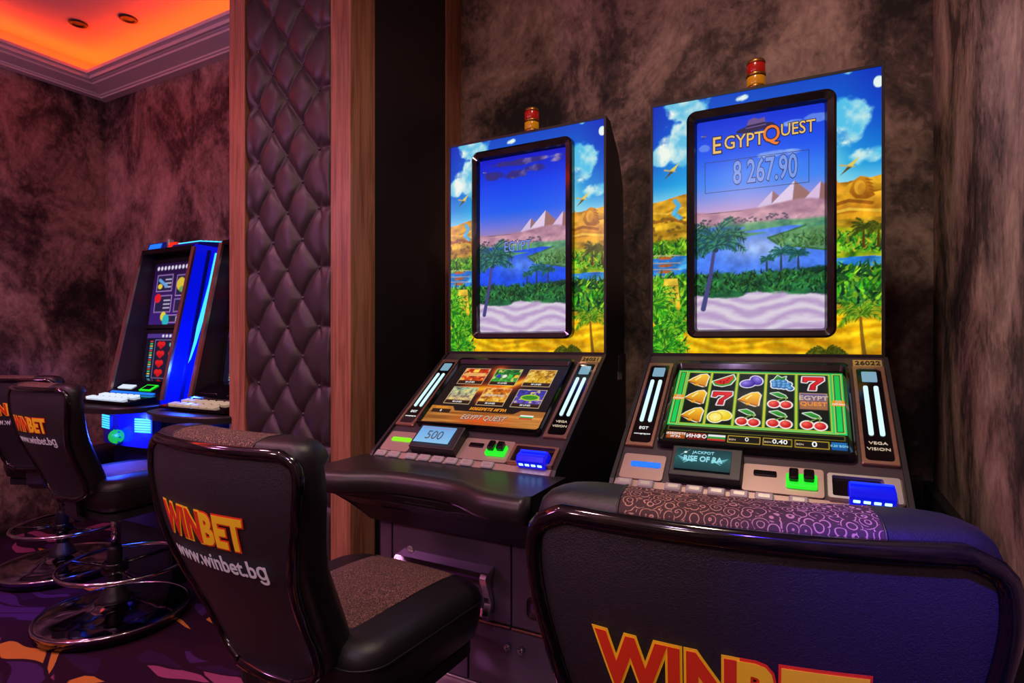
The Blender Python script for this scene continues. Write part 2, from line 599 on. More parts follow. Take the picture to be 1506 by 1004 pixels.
# ------------------------------------------------------------------ numpy painter for printed and displayed pictures
class Canvas:
    """coordinates: x 0..w, y 0..h downward, in metres*k units; colours 0..255 sRGB"""
    def __init__(s, w, h, ppu):
        s.w, s.h = w, h
        s.nx, s.ny = int(w * ppu) + 1, int(h * ppu) + 1
        s.X, s.Y = np.meshgrid(np.linspace(0, w, s.nx), np.linspace(0, h, s.ny))
        s.C = np.zeros((s.ny, s.nx, 3))
        s.px = 1.0 / ppu
        s.rng = np.random.RandomState(5)
    def sl(s, x0, x1, y0, y1):
        a = max(0, int(x0 / s.w * (s.nx - 1)) - 2); b = min(s.nx, int(x1 / s.w * (s.nx - 1)) + 4)
        c = max(0, int(y0 / s.h * (s.ny - 1)) - 2); d = min(s.ny, int(y1 / s.h * (s.ny - 1)) + 4)
        return (slice(c, d), slice(a, b)) if a < b and c < d else None
    def blend(s, k, alpha, col):
        col = np.asarray(col, float)
        s.C[k] += (col - s.C[k]) * alpha[..., None]
    def cover(s, d):
        return np.clip(0.5 - d / s.px, 0, 1)
    def grad(s, y0, y1, stops):
        k = s.sl(0, s.w, y0, y1)
        Y = s.Y[k]
        t = (Y - y0) / (y1 - y0)
        ps = [p for p, _ in stops]
        col = np.stack([np.interp(t, ps, [c[i] for _, c in stops]) for i in range(3)], -1)
        m = ((Y >= y0) & (Y <= y1 + s.px))[..., None]
        s.C[k] = np.where(m, col, s.C[k])
    def noise(s, scale, seed, octaves=4, sx=1.0, sy=1.0):
        rng = np.random.RandomState(seed)
        out = np.zeros_like(s.X); amp = 1.0; tot = 0
        for o in range(octaves):
            f = scale * 2 ** o
            gx, gy = s.X * f * sx + 7.3, s.Y * f * sy + 3.1
            n = int(max(gx.max(), gy.max())) + 3
            g = rng.rand(n, n)
            ix, iy = gx.astype(int), gy.astype(int)
            fx, fy = gx - ix, gy - iy
            fx = fx * fx * (3 - 2 * fx); fy = fy * fy * (3 - 2 * fy)
            v = (g[iy, ix] * (1 - fx) + g[iy, ix + 1] * fx) * (1 - fy) + (g[iy + 1, ix] * (1 - fx) + g[iy + 1, ix + 1] * fx) * fy
            out += v * amp; tot += amp; amp *= 0.5
        return out / tot
    def ellipse(s, cx, cy, rx, ry, col, grow=0.0, rot=0.0, alpha=1.0, col2=None, hi=(0.3, -0.35), soft=0.0):
        R = max(rx, ry) + grow + s.px * 2 + soft
        k = s.sl(cx - R, cx + R, cy - R, cy + R)
        if k is None: return
        dx, dy = s.X[k] - cx, s.Y[k] - cy
        c, sn = math.cos(rot), math.sin(rot)
        u, v = dx * c + dy * sn, -dx * sn + dy * c
        q = np.sqrt((u / (rx + grow)) ** 2 + (v / (ry + grow)) ** 2)
        d = (q - 1) * min(rx + grow, ry + grow)
        a = np.clip(0.5 - d / max(s.px, soft), 0, 1) * alpha
        if col2 is not None:
            t = np.clip(np.sqrt((u / rx + hi[0]) ** 2 + (v / ry - hi[1]) ** 2) / 1.3, 0, 1)[..., None]
            colr = np.asarray(col2, float) * (1 - t) + np.asarray(col, float) * t
            s.C[k] += (colr - s.C[k]) * a[..., None]
        else:
            s.blend(k, a, col)
    def poly(s, pts, col, grow=0.0, alpha=1.0, col2=None):
        P = np.asarray(pts, float)
        x0, y0 = P.min(0) - grow - s.px * 2; x1, y1 = P.max(0) + grow + s.px * 2
        k = s.sl(x0, x1, y0, y1)
        if k is None: return
        X, Y = s.X[k], s.Y[k]
        d = np.full(X.shape, 1e9); ins = np.zeros(X.shape, bool)
        n = len(P)
        for i in range(n):
            ax, ay = P[i]; bx, by = P[(i + 1) % n]
            ex, ey = bx - ax, by - ay
            L = ex * ex + ey * ey + 1e-12
            t = np.clip(((X - ax) * ex + (Y - ay) * ey) / L, 0, 1)
            d = np.minimum(d, np.hypot(X - ax - t * ex, Y - ay - t * ey))
            c = ((ay <= Y) & (by > Y)) | ((by <= Y) & (ay > Y))
            with np.errstate(divide='ignore', invalid='ignore'):
                xi = ax + (Y - ay) / (by - ay if by != ay else 1e-9) * ex
            ins ^= c & (X < xi)
        d = np.where(ins, -d, d) - grow
        a = s.cover(d) * alpha
        if col2 is not None:
            t = np.clip((Y - P[:, 1].min()) / (np.ptp(P[:, 1]) + 1e-9), 0, 1)[..., None]
            colr = np.asarray(col, float) * (1 - t) + np.asarray(col2, float) * t
            s.C[k] += (colr - s.C[k]) * a[..., None]
        else:
            s.blend(k, a, col)
    def stroke(s, pts, wid, col, wid2=None, alpha=1.0):
        wid2 = wid if wid2 is None else wid2
        n = len(pts) - 1
        for i in range(n):
            ax, ay = pts[i]; bx, by = pts[i + 1]
            w0 = wid + (wid2 - wid) * i / n; w1 = wid + (wid2 - wid) * (i + 1) / n
            m = max(w0, w1) + s.px * 2
            k = s.sl(min(ax, bx) - m, max(ax, bx) + m, min(ay, by) - m, max(ay, by) + m)
            if k is None: continue
            X, Y = s.X[k], s.Y[k]
            ex, ey = bx - ax, by - ay
            t = np.clip(((X - ax) * ex + (Y - ay) * ey) / (ex * ex + ey * ey + 1e-12), 0, 1)
            d = np.hypot(X - ax - t * ex, Y - ay - t * ey) - (w0 + (w1 - w0) * t) / 2
            s.blend(k, s.cover(d) * alpha, col)
    def rect(s, x0, x1, y0, y1, col, alpha=1.0, col2=None, grow=0.0):
        s.poly([(x0, y0), (x1, y0), (x1, y1), (x0, y1)], col, grow, alpha, col2)
    def frond(s, x, y, ang, L, cols, w):
        """one palm leaf: a bent rib with leaflets"""
        pts = []
        a = ang; px, py = x, y
        for i in range(6):
            pts.append((px, py))
            px += math.cos(a) * L / 5; py += math.sin(a) * L / 5
            a += (0.28 if math.cos(ang) >= 0 else -0.28)
        for i in range(1, 6):
            (ax, ay), (bx, by) = pts[i - 1], pts[i]
            th = math.atan2(by - ay, bx - ax)
            for m in range(2):
                q = m / 2
                cx, cy = ax + (bx - ax) * q, ay + (by - ay) * q
                l = L * 0.30 * (1.1 - i / 7)
                c = cols[s.rng.randint(len(cols))]
                for sg in (-1, 1):
                    s.stroke([(cx, cy), (cx + math.cos(th + sg * 0.8) * l, cy + math.sin(th + sg * 0.8) * l + l * 0.25)], w, c, w * 0.3)
        s.stroke(pts, w * 0.9, cols[0], w * 0.3)
    def palm(s, x, y0, y1, L, cols, trunk, w, lean=0.0, n=9):
        s.stroke([(x + lean, y1), (x + lean * 0.4, (y0 + y1) / 2), (x, y0)], w * 2.6, trunk, w * 1.4)
        for i in range(n):
            a = math.pi + math.pi * i / (n - 1)
            s.frond(x, y0, a * 0.94 + 0.1 + s.rng.uniform(-.1, .1), L * s.rng.uniform(.8, 1.1), cols, w)
    def bush(s, x0, x1, y0, y1, cols, n, size):
        for i in range(n):
            x, y = s.rng.uniform(x0, x1), s.rng.uniform(y0, y1)
            c = np.array(cols[s.rng.randint(len(cols))], float) * s.rng.uniform(.7, 1.15)
            a = s.rng.uniform(-2.8, -0.3)
            l = size * s.rng.uniform(.6, 1.5)
            s.stroke([(x, y), (x + math.cos(a) * l, y + math.sin(a) * l)], size * .45, np.clip(c, 0, 255), size * .1)
    def tint(s, mask, col, amt=1.0):
        s.C += (np.asarray(col, float) - s.C) * (np.clip(mask, 0, 1) * amt)[..., None]
    def mesh(s, name, x0, z0, wid, hei):
        """grid in the plane (x, z, out): lower-left corner x0, z0"""
        me = bpy.data.meshes.new(name)
        n = s.nx * s.ny
        co = np.zeros((n, 3), np.float32)
        co[:, 0] = (x0 + s.X / s.w * wid).ravel()
        co[:, 1] = (z0 + hei - s.Y / s.h * hei).ravel()
        ii = np.arange(n).reshape(s.ny, s.nx)
        q = np.stack([ii[1:, :-1], ii[1:, 1:], ii[:-1, 1:], ii[:-1, :-1]], -1).reshape(-1, 4)
        me.vertices.add(n); me.vertices.foreach_set('co', co.ravel())
        me.loops.add(q.size); me.loops.foreach_set('vertex_index', q.ravel().astype(np.int32))
        me.polygons.add(len(q))
        me.polygons.foreach_set('loop_start', (np.arange(len(q)) * 4).astype(np.int32))
        me.polygons.foreach_set('loop_total', np.full(len(q), 4, np.int32))
        me.update(calc_edges=True)
        at = me.color_attributes.new('print', 'FLOAT_COLOR', 'POINT')
        c = np.clip(s.C / 255.0, 0, 1)
        lin = np.where(c <= 0.04045, c / 12.92, ((c + 0.055) / 1.055) ** 2.4).reshape(-1, 3)
        rgba = np.ones((n, 4), np.float32); rgba[:, :3] = lin
        at.data.foreach_set('color', rgba.ravel())
        return me

GREENS = [(30, 120, 20), (60, 170, 30), (110, 200, 40), (20, 80, 30), (150, 210, 40)]
DKGREENS = [(14, 60, 30), (26, 90, 40), (50, 120, 50), (10, 44, 30)]

def sky_clouds(c, blobs, white, shade, seed, ragged=1.1):
    nz = c.noise(13, seed, 6)
    m = np.zeros_like(c.X)
    for (x, y, rx, ry) in blobs:
        d = ((c.X - x) / rx) ** 2 + ((c.Y - y) / ry) ** 2
        m = np.maximum(m, 1.15 - d * 0.75 + (nz - .5) * ragged * 2)
    a = np.clip((m - 0.55) * 3.2, 0, 1)
    n2 = c.noise(12, seed + 3, 5)
    t = np.clip((n2 - .40) * 4.0, 0, 1)[..., None]
    col = np.asarray(white, float) * t + np.asarray(shade, float) * (1 - t)
    c.C += (col - c.C) * a[..., None]

def bird(c, x, y, s, dark=(90, 70, 20), light=(225, 200, 90)):
    c.poly([(x - s * .2, y), (x + s * 1.1, y - s * .9), (x + s * .35, y + s * .25)], light)
    c.poly([(x - s * .1, y + s * .1), (x - s * .9, y + s * 1.1), (x + s * .3, y + s * .25)], dark)
    c.stroke([(x - s * .9, y - s * .1), (x + s * .6, y + s * .25)], s * .22, (200, 170, 90), s * .1)

def paint_surround():
    W, H = 0.80, 1.0
    c = Canvas(W, H, 380)
    c.grad(0, .46, [(0, (2, 70, 196)), (.35, (0, 104, 214)), (.7, (20, 160, 224)), (.88, (150, 220, 236)), (1, (226, 230, 190))])
    c.tint(np.clip((np.abs(c.X - .4) - .28) * 7, 0, 1) * np.clip(1 - c.Y * 2.4, 0, 1), (0, 30, 176), .75)
    sky_clouds(c, [(.14, .02, .10, .06), (.10, .16, .10, .08), (.03, .20, .05, .05)], (238, 246, 236), (96, 190, 226), 11)
    sky_clouds(c, [(.68, .14, .085, .09), (.66, .22, .07, .10), (.75, .30, .08, .035)], (244, 248, 232), (80, 190, 232), 23)
    sky_clouds(c, [(.34, .025, .03, .018), (.70, .0, .03, .015), (.79, .05, .015, .02)], (230, 244, 240), (120, 200, 230), 31)
    c.tint(np.exp(-(((c.X - .62) / .07) ** 2 + ((c.Y - .33) / .09) ** 2)), (190, 240, 226), .7)
    # deserts
    nz = c.noise(5, 41, 5, 1, 3.0)
    nf = c.noise(22, 43, 3, 1, 2.2)
    hor = .375 + .02 * np.sin(c.X * 9 + 2.2) + (nz - .5) * .02
    land = c.Y > hor
    t = np.clip((c.Y - .37) / .22, 0, 1)
    sand = np.stack([214 - 30 * t + (nf - .5) * 130 + (nz - .5) * 120, 156 - 10 * t + (nf - .5) * 120 + (nz - .5) * 120, 24 + (nf - .5) * 50], -1)
    c.C = np.where(land[..., None], np.clip(sand, 0, 255), c.C)
    # right dune with carved lion figure
    c.poly([(.60, .44), (.63, .40), (.66, .385), (.69, .41), (.70, .395), (.73, .385), (.755, .40), (.765, .43), (.80, .44), (.80, .52), (.60, .52)], (226, 160, 26))
    c.poly([(.655, .37), (.60, .43), (.70, .43)], (214, 130, 20), col2=(236, 170, 40))
    c.poly([(.64, .485), (.66, .45), (.72, .44), (.80, .43), (.80, .49), (.70, .50), (.63, .50)], (236, 176, 40), col2=(190, 116, 16))
    c.poly([(.715, .385), (.735, .372), (.758, .378), (.772, .41), (.778, .445), (.755, .455), (.72, .45), (.70, .425)], (206, 136, 20), col2=(160, 90, 10))
    c.ellipse(.733, .412, .017, .026, (226, 164, 40))
    c.ellipse(.738, .418, .012, .020, (196, 130, 24), alpha=.8)
    for q in range(5): c.stroke([(.752 + q * .004, .385 + q * .012), (.770 + q * .002, .39 + q * .013)], .003, (130, 70, 10))
    c.stroke([(.64, .47), (.70, .455), (.77, .47)], .012, (150, 86, 12))
    c.stroke([(.62, .50), (.70, .485), (.80, .50)], .010, (240, 190, 60))
    c.stroke([(.0, .43), (.06, .44), (.12, .42)], .008, (236, 180, 50)); c.stroke([(.0, .47), (.07, .46), (.13, .48)], .012, (150, 90, 20))
    c.stroke([(.09, .39), (.105, .41), (.085, .44), (.11, .46)], .018, (80, 170, 210))
    for i in range(26):
        x, y = c.rng.uniform(0, .13), c.rng.uniform(.44, .55)
        c.ellipse(x, y, .008, .005, (110, 84, 20), alpha=.8)
    # green belt
    gz = c.noise(16, 51, 4)
    g1 = np.clip((c.Y - (.545 + (nz - .5) * .05)) * 60, 0, 1) * np.clip(((.80 + (gz - .5) * .1) - c.Y) * 60, 0, 1)
    c.tint(g1, (96, 150, 14), .95)
    c.tint(g1 * np.clip((gz - .5) * 6, 0, 1), (206, 196, 30), .8)
    c.tint(g1 * np.clip((.46 - gz) * 8, 0, 1), (20, 84, 24), .9)
    c.bush(0, .14, .56, .63, GREENS, 130, .02); c.bush(.60, .80, .57, .64, GREENS + [(200, 190, 40)], 200, .018)
    # water
    wv = np.clip((nf - .45) * 4, 0, 1)
    for (x0, x1, y0, y1) in ((0, .16, .615, .70), (.58, .80, .655, .685)):
        m = ((c.X >= x0) & (c.X <= x1) & (c.Y > y0 + (nz - .5) * .02) & (c.Y < y1 + (gz - .5) * .02)).astype(float)
        c.tint(m, (30, 110, 200)); c.tint(m * wv, (90, 190, 230), .8)
    for y in (.605, .635, .66, .69):
        c.stroke([(.0, y), (.11, y + .004)], .004, (180, 160, 140)); c.ellipse(.05, y + .012, .03, .006, (170, 90, 40))
    # lower growth
    c.bush(0, .16, .70, .86, GREENS, 320, .03); c.bush(.60, .80, .69, .83, GREENS + DKGREENS, 480, .026)
    c.palm(.745, .555, .62, .05, [(60, 70, 10), (90, 100, 20), (40, 60, 14)], (90, 60, 20), .004, 0, 8)
    c.palm(.79, .56, .62, .04, [(60, 70, 10), (90, 100, 20)], (90, 60, 20), .004, 0, 8)
    c.poly([(.045, .70), (.10, .70), (.115, .86), (.04, .86)], (232, 196, 60), col2=(200, 150, 30))
    for y in (.73, .76, .79, .82): c.stroke([(.045, y), (.108, y)], .003, (170, 120, 20))
    # foreground sand with ripples
    rp = np.sin(c.Y * 160 + np.sin(c.X * 16) * 2.2 + nz * 9)
    top = .845 + .02 * np.sin(c.X * 8) + (gz - .5) * .03
    m = np.clip((c.Y - top) * 120, 0, 1)
    sand = np.stack([222 + rp * 16 + (nz - .5) * 60, 168 + rp * 24 + (nz - .5) * 70, 14 + rp * 10 + 0 * c.X], -1)
    c.C += (np.clip(sand, 0, 255) - c.C) * m[..., None]
    c.bush(0, .12, .84, 1.0, GREENS, 220, .035)
    for (x, y, a0, a1, L) in ((.04, .99, -2.6, -.3, .13), (.0, .80, -1.4, .6, .12), (.09, .90, -2.9, -.2, .08)):
        for i in range(9):
            c.frond(x, y, a0 + (a1 - a0) * i / 8, L * c.rng.uniform(.8, 1.1), GREENS, .006)
    c.palm(.735, .86, 1.0, .085, [(70, 130, 20), (120, 170, 30), (40, 90, 20), (170, 180, 40)], (120, 84, 20), .0055, .012, 11)
    for i in range(13):
        c.frond(.60 + .005 * i, 1.0, -2.7 + 2.3 * i / 12, .045, [(50, 60, 10), (90, 96, 16)], .004)
    tx = c.noise(34, 131, 3)
    tm = np.clip((c.Y - .40) * 30, 0, 1)
    c.C = np.clip(c.C * (1 + tm * (tx - .5) * .55)[..., None], 0, 255)
    bird(c, .075, .265, .030); bird(c, .70, .33, .030); bird(c, .53, .065, .022)
    return c

def paint_river(variant):
    W, H = 0.545, 1.0
    c = Canvas(W, H, 320)
    if variant == 'bright':
        c.grad(0, .44, [(0, (14, 52, 216)), (.35, (22, 84, 240)), (.7, (60, 132, 246)), (.9, (150, 150, 226)), (1, (196, 160, 210))])
    else:
        c.grad(0, .44, [(0, (6, 26, 200)), (.35, (0, 66, 240)), (.7, (20, 96, 244)), (.9, (110, 120, 220)), (1, (150, 130, 190))])
    nz = c.noise(6, 61, 5, 1, 2.4); nf = c.noise(20, 67, 4, 1, 1.6)
    if variant == 'bright':
        sky_clouds(c, [(.03, .13, .03, .02), (.42, .07, .05, .016), (.52, .06, .06, .02), (.36, .20, .10, .02)], (150, 180, 250), (90, 130, 240), 71, .8)
    else:
        sky_clouds(c, [(.10, .10, .08, .035), (.22, .11, .10, .03), (.38, .085, .10, .03), (.48, .06, .06, .02), (.30, .04, .3, .02)], (150, 130, 190), (46, 44, 130), 73, .7)
    # far land and pyramids
    hz = .425
    for (x, y, w, a, b) in ((.335, .365, .075, (210, 190, 226), (150, 110, 120)), (.425, .33, .115, (226, 206, 236), (156, 112, 108)), (.53, .345, .09, (220, 190, 226), (150, 104, 104))):
        c.poly([(x, y), (x - w, hz + .02), (x - w * .1, hz + .025)], a)
        c.poly([(x, y), (x - w * .1, hz + .025), (x + w, hz + .02)], b)
    land = np.clip((c.Y - (hz + .012 * np.sin(c.X * 11) + (nz - .5) * .03)) * 90, 0, 1)
    base = np.stack([188 + (nf - .5) * 90, 140 + (nf - .5) * 80, 160 + (nf - .5) * 60], -1)
    c.C += (base - c.C) * land[..., None]
    for i in range(60):
        c.ellipse(c.rng.uniform(.02, .4), c.rng.uniform(.47, .50), .006, .004, (74, 70, 90), alpha=.8)
    gr = np.clip((c.Y - (.50 + (nz - .5) * .04)) * 80, 0, 1)
    base = np.stack([84 + (nf - .5) * 110, 146 + (nf - .5) * 110, 110 + (nf - .5) * 60], -1)
    c.C += (base - c.C) * gr[..., None]
    # winding river
    water = (70, 124, 240) if variant == 'bright' else (22, 78, 236)
    pale = (170, 196, 250) if variant == 'bright' else (90, 140, 246)
    c.poly([(0, .515), (.12, .51), (.22, .525), (.17, .545), (.40, .53), (.47, .535), (.40, .555), (.31, .58), (.36, .615), (.47, .635), (.545, .65), (.545, .74), (.40, .75), (.20, .745), (0, .73), (0, .60), (.12, .565), (.02, .545)], water)
    k = np.exp(-(((c.X - .28) / .15) ** 2 + ((c.Y - .62) / .06) ** 2)) * (np.abs(c.C - np.asarray(water)).sum(-1) < 60)
    c.tint(k, pale, .85)
    c.stroke([(.47, .535), (.40, .557), (.315, .58), (.36, .615), (.47, .635), (.545, .65)], .008, (60, 110, 60))
    c.poly([(.33, .585), (.42, .555), (.545, .54), (.545, .64), (.47, .625), (.37, .605)], (96, 150, 96)); c.bush(.36, .545, .575, .63, [(70, 130, 60), (110, 160, 90), (50, 104, 60)], 110, .016)
    c.poly([(.02, .555), (.17, .545), (.32, .555), (.17, .575), (.03, .585)], (90, 150, 120))
    # near growth
    gm = np.clip((c.Y - (.725 + (nf - .5) * .06)) * 70, 0, 1)
    base = np.stack([30 + (nf - .5) * 60, 100 + (nf - .5) * 150, 60 + (nf - .5) * 40], -1)
    c.C += (np.clip(base, 0, 255) - c.C) * gm[..., None]
    c.bush(0, .545, .735, .83, DKGREENS + [(60, 150, 70)], 420, .018)
    # sand
    rp = np.sin(c.Y * 120 + np.sin(c.X * 15 + 1) * 2.6 + nz * 8)
    sm = np.clip((c.Y - (.835 + .012 * np.sin(c.X * 14) + (nf - .5) * .03)) * 110, 0, 1)
    sand = np.stack([206 + rp * 18, 186 + rp * 26, 216 + rp * 12], -1)
    c.C += (np.clip(sand, 0, 255) - c.C) * sm[..., None]
    tx = c.noise(30, 133, 3)
    tm = np.clip((c.Y - .46) * 30, 0, 1) * np.clip((.84 - c.Y) * 30, 0, 1)
    c.C = np.clip(c.C * (1 + tm * (tx - .5) * .45)[..., None], 0, 255)
    dg = [(16, 70, 60), (30, 100, 80), (60, 140, 110), (20, 90, 120)]
    c.palm(.085, .585, .90, .15, dg, (70, 70, 130), .009, -.055, 15); c.palm(.088, .600, .62, .11, dg, (30, 60, 80), .009, 0, 13)
    c.palm(.37, .655, .73, .055, dg, (40, 60, 80), .004, 0, 9); c.palm(.44, .665, .73, .05, dg, (40, 60, 80), .004, 0, 9); c.palm(.31, .68, .73, .035, dg, (40, 60, 80), .004, 0, 8)
    bird(c, .035, .07, .014, (30, 30, 90), (60, 60, 130))
    if variant == 'bright':
        c.tint(np.exp(-(((c.X - .3) / .2) ** 2 + ((c.Y - .26) / .05) ** 2)), (70, 150, 255), .5)
    return c

# fruit symbols; x, y centre, s = half size; white edge first, then the fill
def sym_bell(c, x, y, s):
    pts = [(x - .9 * s, y + .15 * s), (x - .55 * s, y - .25 * s), (x + .1 * s, y - .75 * s), (x + .6 * s, y - .85 * s), (x + .85 * s, y - .5 * s), (x + .75 * s, y + .1 * s), (x + .7 * s, y + .75 * s), (x + .45 * s, y + .85 * s), (x - .3 * s, y + .55 * s)]
    c.poly(pts, (250, 244, 225), .10 * s); c.poly(pts, (255, 206, 50), col2=(210, 120, 10))
    c.stroke([(x - .9 * s, y + .2 * s), (x - .2 * s, y + .5 * s), (x + .6 * s, y + .8 * s)], .16 * s, (170, 90, 10))
    c.ellipse(x - .15 * s, y + .62 * s, .2 * s, .15 * s, (240, 170, 30)); c.stroke([(x + .1 * s, y - .5 * s), (x - .3 * s, y)], .14 * s, (255, 240, 150))
def sym_melon(c, x, y, s):
    pts = [(x - 1.0 * s, y + .15 * s), (x + .75 * s, y - .85 * s), (x + .95 * s, y - .3 * s), (x + .6 * s, y + .45 * s), (x - .1 * s, y + .75 * s), (x - .75 * s, y + .6 * s)]
    c.poly(pts, (250, 250, 235), .10 * s); c.poly(pts, (60, 150, 40))
    pts = [(x - .85 * s, y + .12 * s), (x + .7 * s, y - .75 * s), (x + .75 * s, y - .3 * s), (x + .4 * s, y + .3 * s), (x - .15 * s, y + .52 * s), (x - .65 * s, y + .4 * s)]
    c.poly(pts, (240, 60, 40), col2=(214, 24, 24))
    for q in ((-.3, .15), (0, .1), (.25, -.1), (.4, -.35), (0, .33)): c.ellipse(x + q[0] * s, y + q[1] * s, .06 * s, .09 * s, (60, 10, 10))
def sym_plum(c, x, y, s):
    for q in ((.4, -.15, 1.1), (-.3, .3, -.2)): c.ellipse(x + q[0] * s, y + q[1] * s, .62 * s, .48 * s, (245, 240, 250), .10 * s, q[2])
    for q in ((.4, -.15, 1.1), (-.3, .3, -.2)): c.ellipse(x + q[0] * s, y + q[1] * s, .62 * s, .48 * s, (54, 30, 150), 0, q[2], col2=(160, 140, 240))
def sym_grapes(c, x, y, s):
    P = [(-.55, -.05), (-.15, -.15), (.25, -.1), (-.5, .25), (-.1, .2), (.3, .25), (.6, .2), (-.15, .55), (.25, .58), (.6, .55), (.75, .75), (-.5, .5)]
    for a, b in P: c.ellipse(x + a * s, y + b * s, .26 * s, .26 * s, (240, 246, 250), .10 * s)
    lf = [(x - .6 * s, y - .3 * s), (x - .3 * s, y - .9 * s), (x + .05 * s, y - .6 * s), (x + .4 * s, y - .8 * s), (x + .3 * s, y - .25 * s)]
    c.poly(lf, (240, 250, 240), .08 * s); c.poly(lf, (50, 170, 50), col2=(20, 100, 30))
    for a, b in P: c.ellipse(x + a * s, y + b * s, .25 * s, .25 * s, (20, 70, 150), col2=(130, 200, 240))
def sym_seven(c, x, y, s):
    pts = [(x - .8 * s, y - .8 * s), (x + .85 * s, y - .8 * s), (x + .85 * s, y - .35 * s), (x + .25 * s, y + .3 * s), (x + .2 * s, y + .9 * s), (x - .35 * s, y + .9 * s), (x - .2 * s, y + .2 * s), (x + .25 * s, y - .3 * s), (x - .35 * s, y - .3 * s), (x - .5 * s, y - .05 * s), (x - .85 * s, y - .1 * s)]
    c.poly(pts, (250, 240, 240), .11 * s); c.poly(pts, (120, 10, 20)); c.poly(pts, (236, 40, 40), -.07 * s, col2=(200, 16, 30))
def sym_cherry(c, x, y, s):
    E = [(-.5, .5), (.45, .55)]
    lf = [(x - .8 * s, y - .8 * s), (x - .2 * s, y - .95 * s), (x + .35 * s, y - .6 * s), (x + .5 * s, y - .3 * s), (x - .1 * s, y - .35 * s)]
    for a, b in E: c.ellipse(x + a * s, y + b * s, .44 * s, .42 * s, (250, 244, 240), .10 * s)
    c.poly(lf, (244, 250, 240), .08 * s); c.poly(lf, (60, 170, 50), col2=(30, 120, 40))
    for a, b in E:
        c.stroke([(x + .45 * s, y - .4 * s), (x + a * s * .9, y + b * s * .4)], .09 * s, (120, 170, 50))
        c.ellipse(x + a * s, y + b * s, .42 * s, .40 * s, (190, 14, 20), col2=(255, 110, 90))
def sym_lemon(c, x, y, s):
    c.ellipse(x + .3 * s, y - .1 * s, .7 * s, .55 * s, (250, 250, 220), .10 * s, .3); c.ellipse(x - .3 * s, y + .15 * s, .62 * s, .62 * s, (250, 250, 220), .10 * s)
    c.ellipse(x + .3 * s, y - .1 * s, .7 * s, .55 * s, (240, 200, 20), 0, .3, col2=(255, 246, 110))
    c.ellipse(x - .3 * s, y + .15 * s, .6 * s, .6 * s, (226, 180, 10)); c.ellipse(x - .3 * s, y + .15 * s, .5 * s, .5 * s, (255, 236, 90))
    for i in range(8):
        a = i * math.pi / 4; c.stroke([(x - .3 * s, y + .15 * s), (x - .3 * s + math.cos(a) * .48 * s, y + .15 * s + math.sin(a) * .48 * s)], .05 * s, (255, 250, 200))

def paint_reels():
    W, H = 1.5, 1.0
    c = Canvas(W, H, 190)
    c.rect(0, W, 0, H, (10, 14, 10))
    c.rect(0, W, .02, .80, (44, 190, 90), col2=(40, 210, 110))
    xs = [.10, .335, .585, .845, 1.11, 1.39]
    for i in range(5):
        x0, x1 = xs[i], xs[i + 1]
        c.rect(x0, x1, .04, .775, (212, 200, 50)); c.rect(x0 + .010, x1 - .010, .05, .765, (20, 120, 50)); c.rect(x0 + .018, x1 - .018, .058, .757, (16, 24, 14))
    for x0 in (.015, 1.41):
        c.rect(x0, x0 + .075, .035, .78, (214, 214, 70)); c.rect(x0 + .008, x0 + .067, .043, .772, (10, 60, 60)); c.rect(x0 + .016, x0 + .059, .052, .763, (30, 190, 70), col2=(20, 214, 90))
        c.rect(x0 - .012, x0 + .087, .385, .455, (236, 150, 20))
    syms = [[sym_bell] * 3, [sym_melon, sym_seven, sym_lemon], [sym_plum, sym_bell, sym_cherry], [sym_grapes, sym_cherry, sym_cherry], [sym_seven, None, sym_cherry]]
    for i in range(5):
        cx = (xs[i] + xs[i + 1]) / 2
        for j in range(3):
            if syms[i][j]: syms[i][j](c, cx, .165 + .243 * j, .108)
    cx = (xs[4] + xs[5]) / 2
    c.rect(cx - .115, cx + .115, .30, .515, (196, 150, 110), col2=(130, 80, 70)); c.rect(cx - .105, cx + .105, .31, .505, (110, 90, 150), col2=(170, 110, 60))
    c.stroke([(.08, .79), (1.43, .79)], .006, (220, 200, 60))
    c.rect(.02, W - .02, .81, .865, (120, 120, 30)); c.rect(.027, W - .027, .817, .858, (10, 12, 10))
    c.rect(.02, .19, .885, .965, (200, 110, 40), col2=(150, 70, 20)); c.rect(.21, .37, .885, .965, (150, 40, 24), col2=(110, 20, 14))
    c.rect(.39, .54, .89, .96, (240, 240, 240)); c.rect(.39, .54, .915, .94, (40, 150, 60)); c.rect(.39, .54, .94, .96, (200, 40, 30))
    for (x0, x1) in ((.56, .83), (.85, 1.08), (1.10, 1.36)):
        c.rect(x0, x1, .885, .97, (214, 176, 50)); c.rect(x0 + .006, x1 - .006, .893, .962, (24, 22, 16))
    c.rect(1.375, 1.49, .885, .97, (30, 120, 190), col2=(20, 80, 150))
    return c

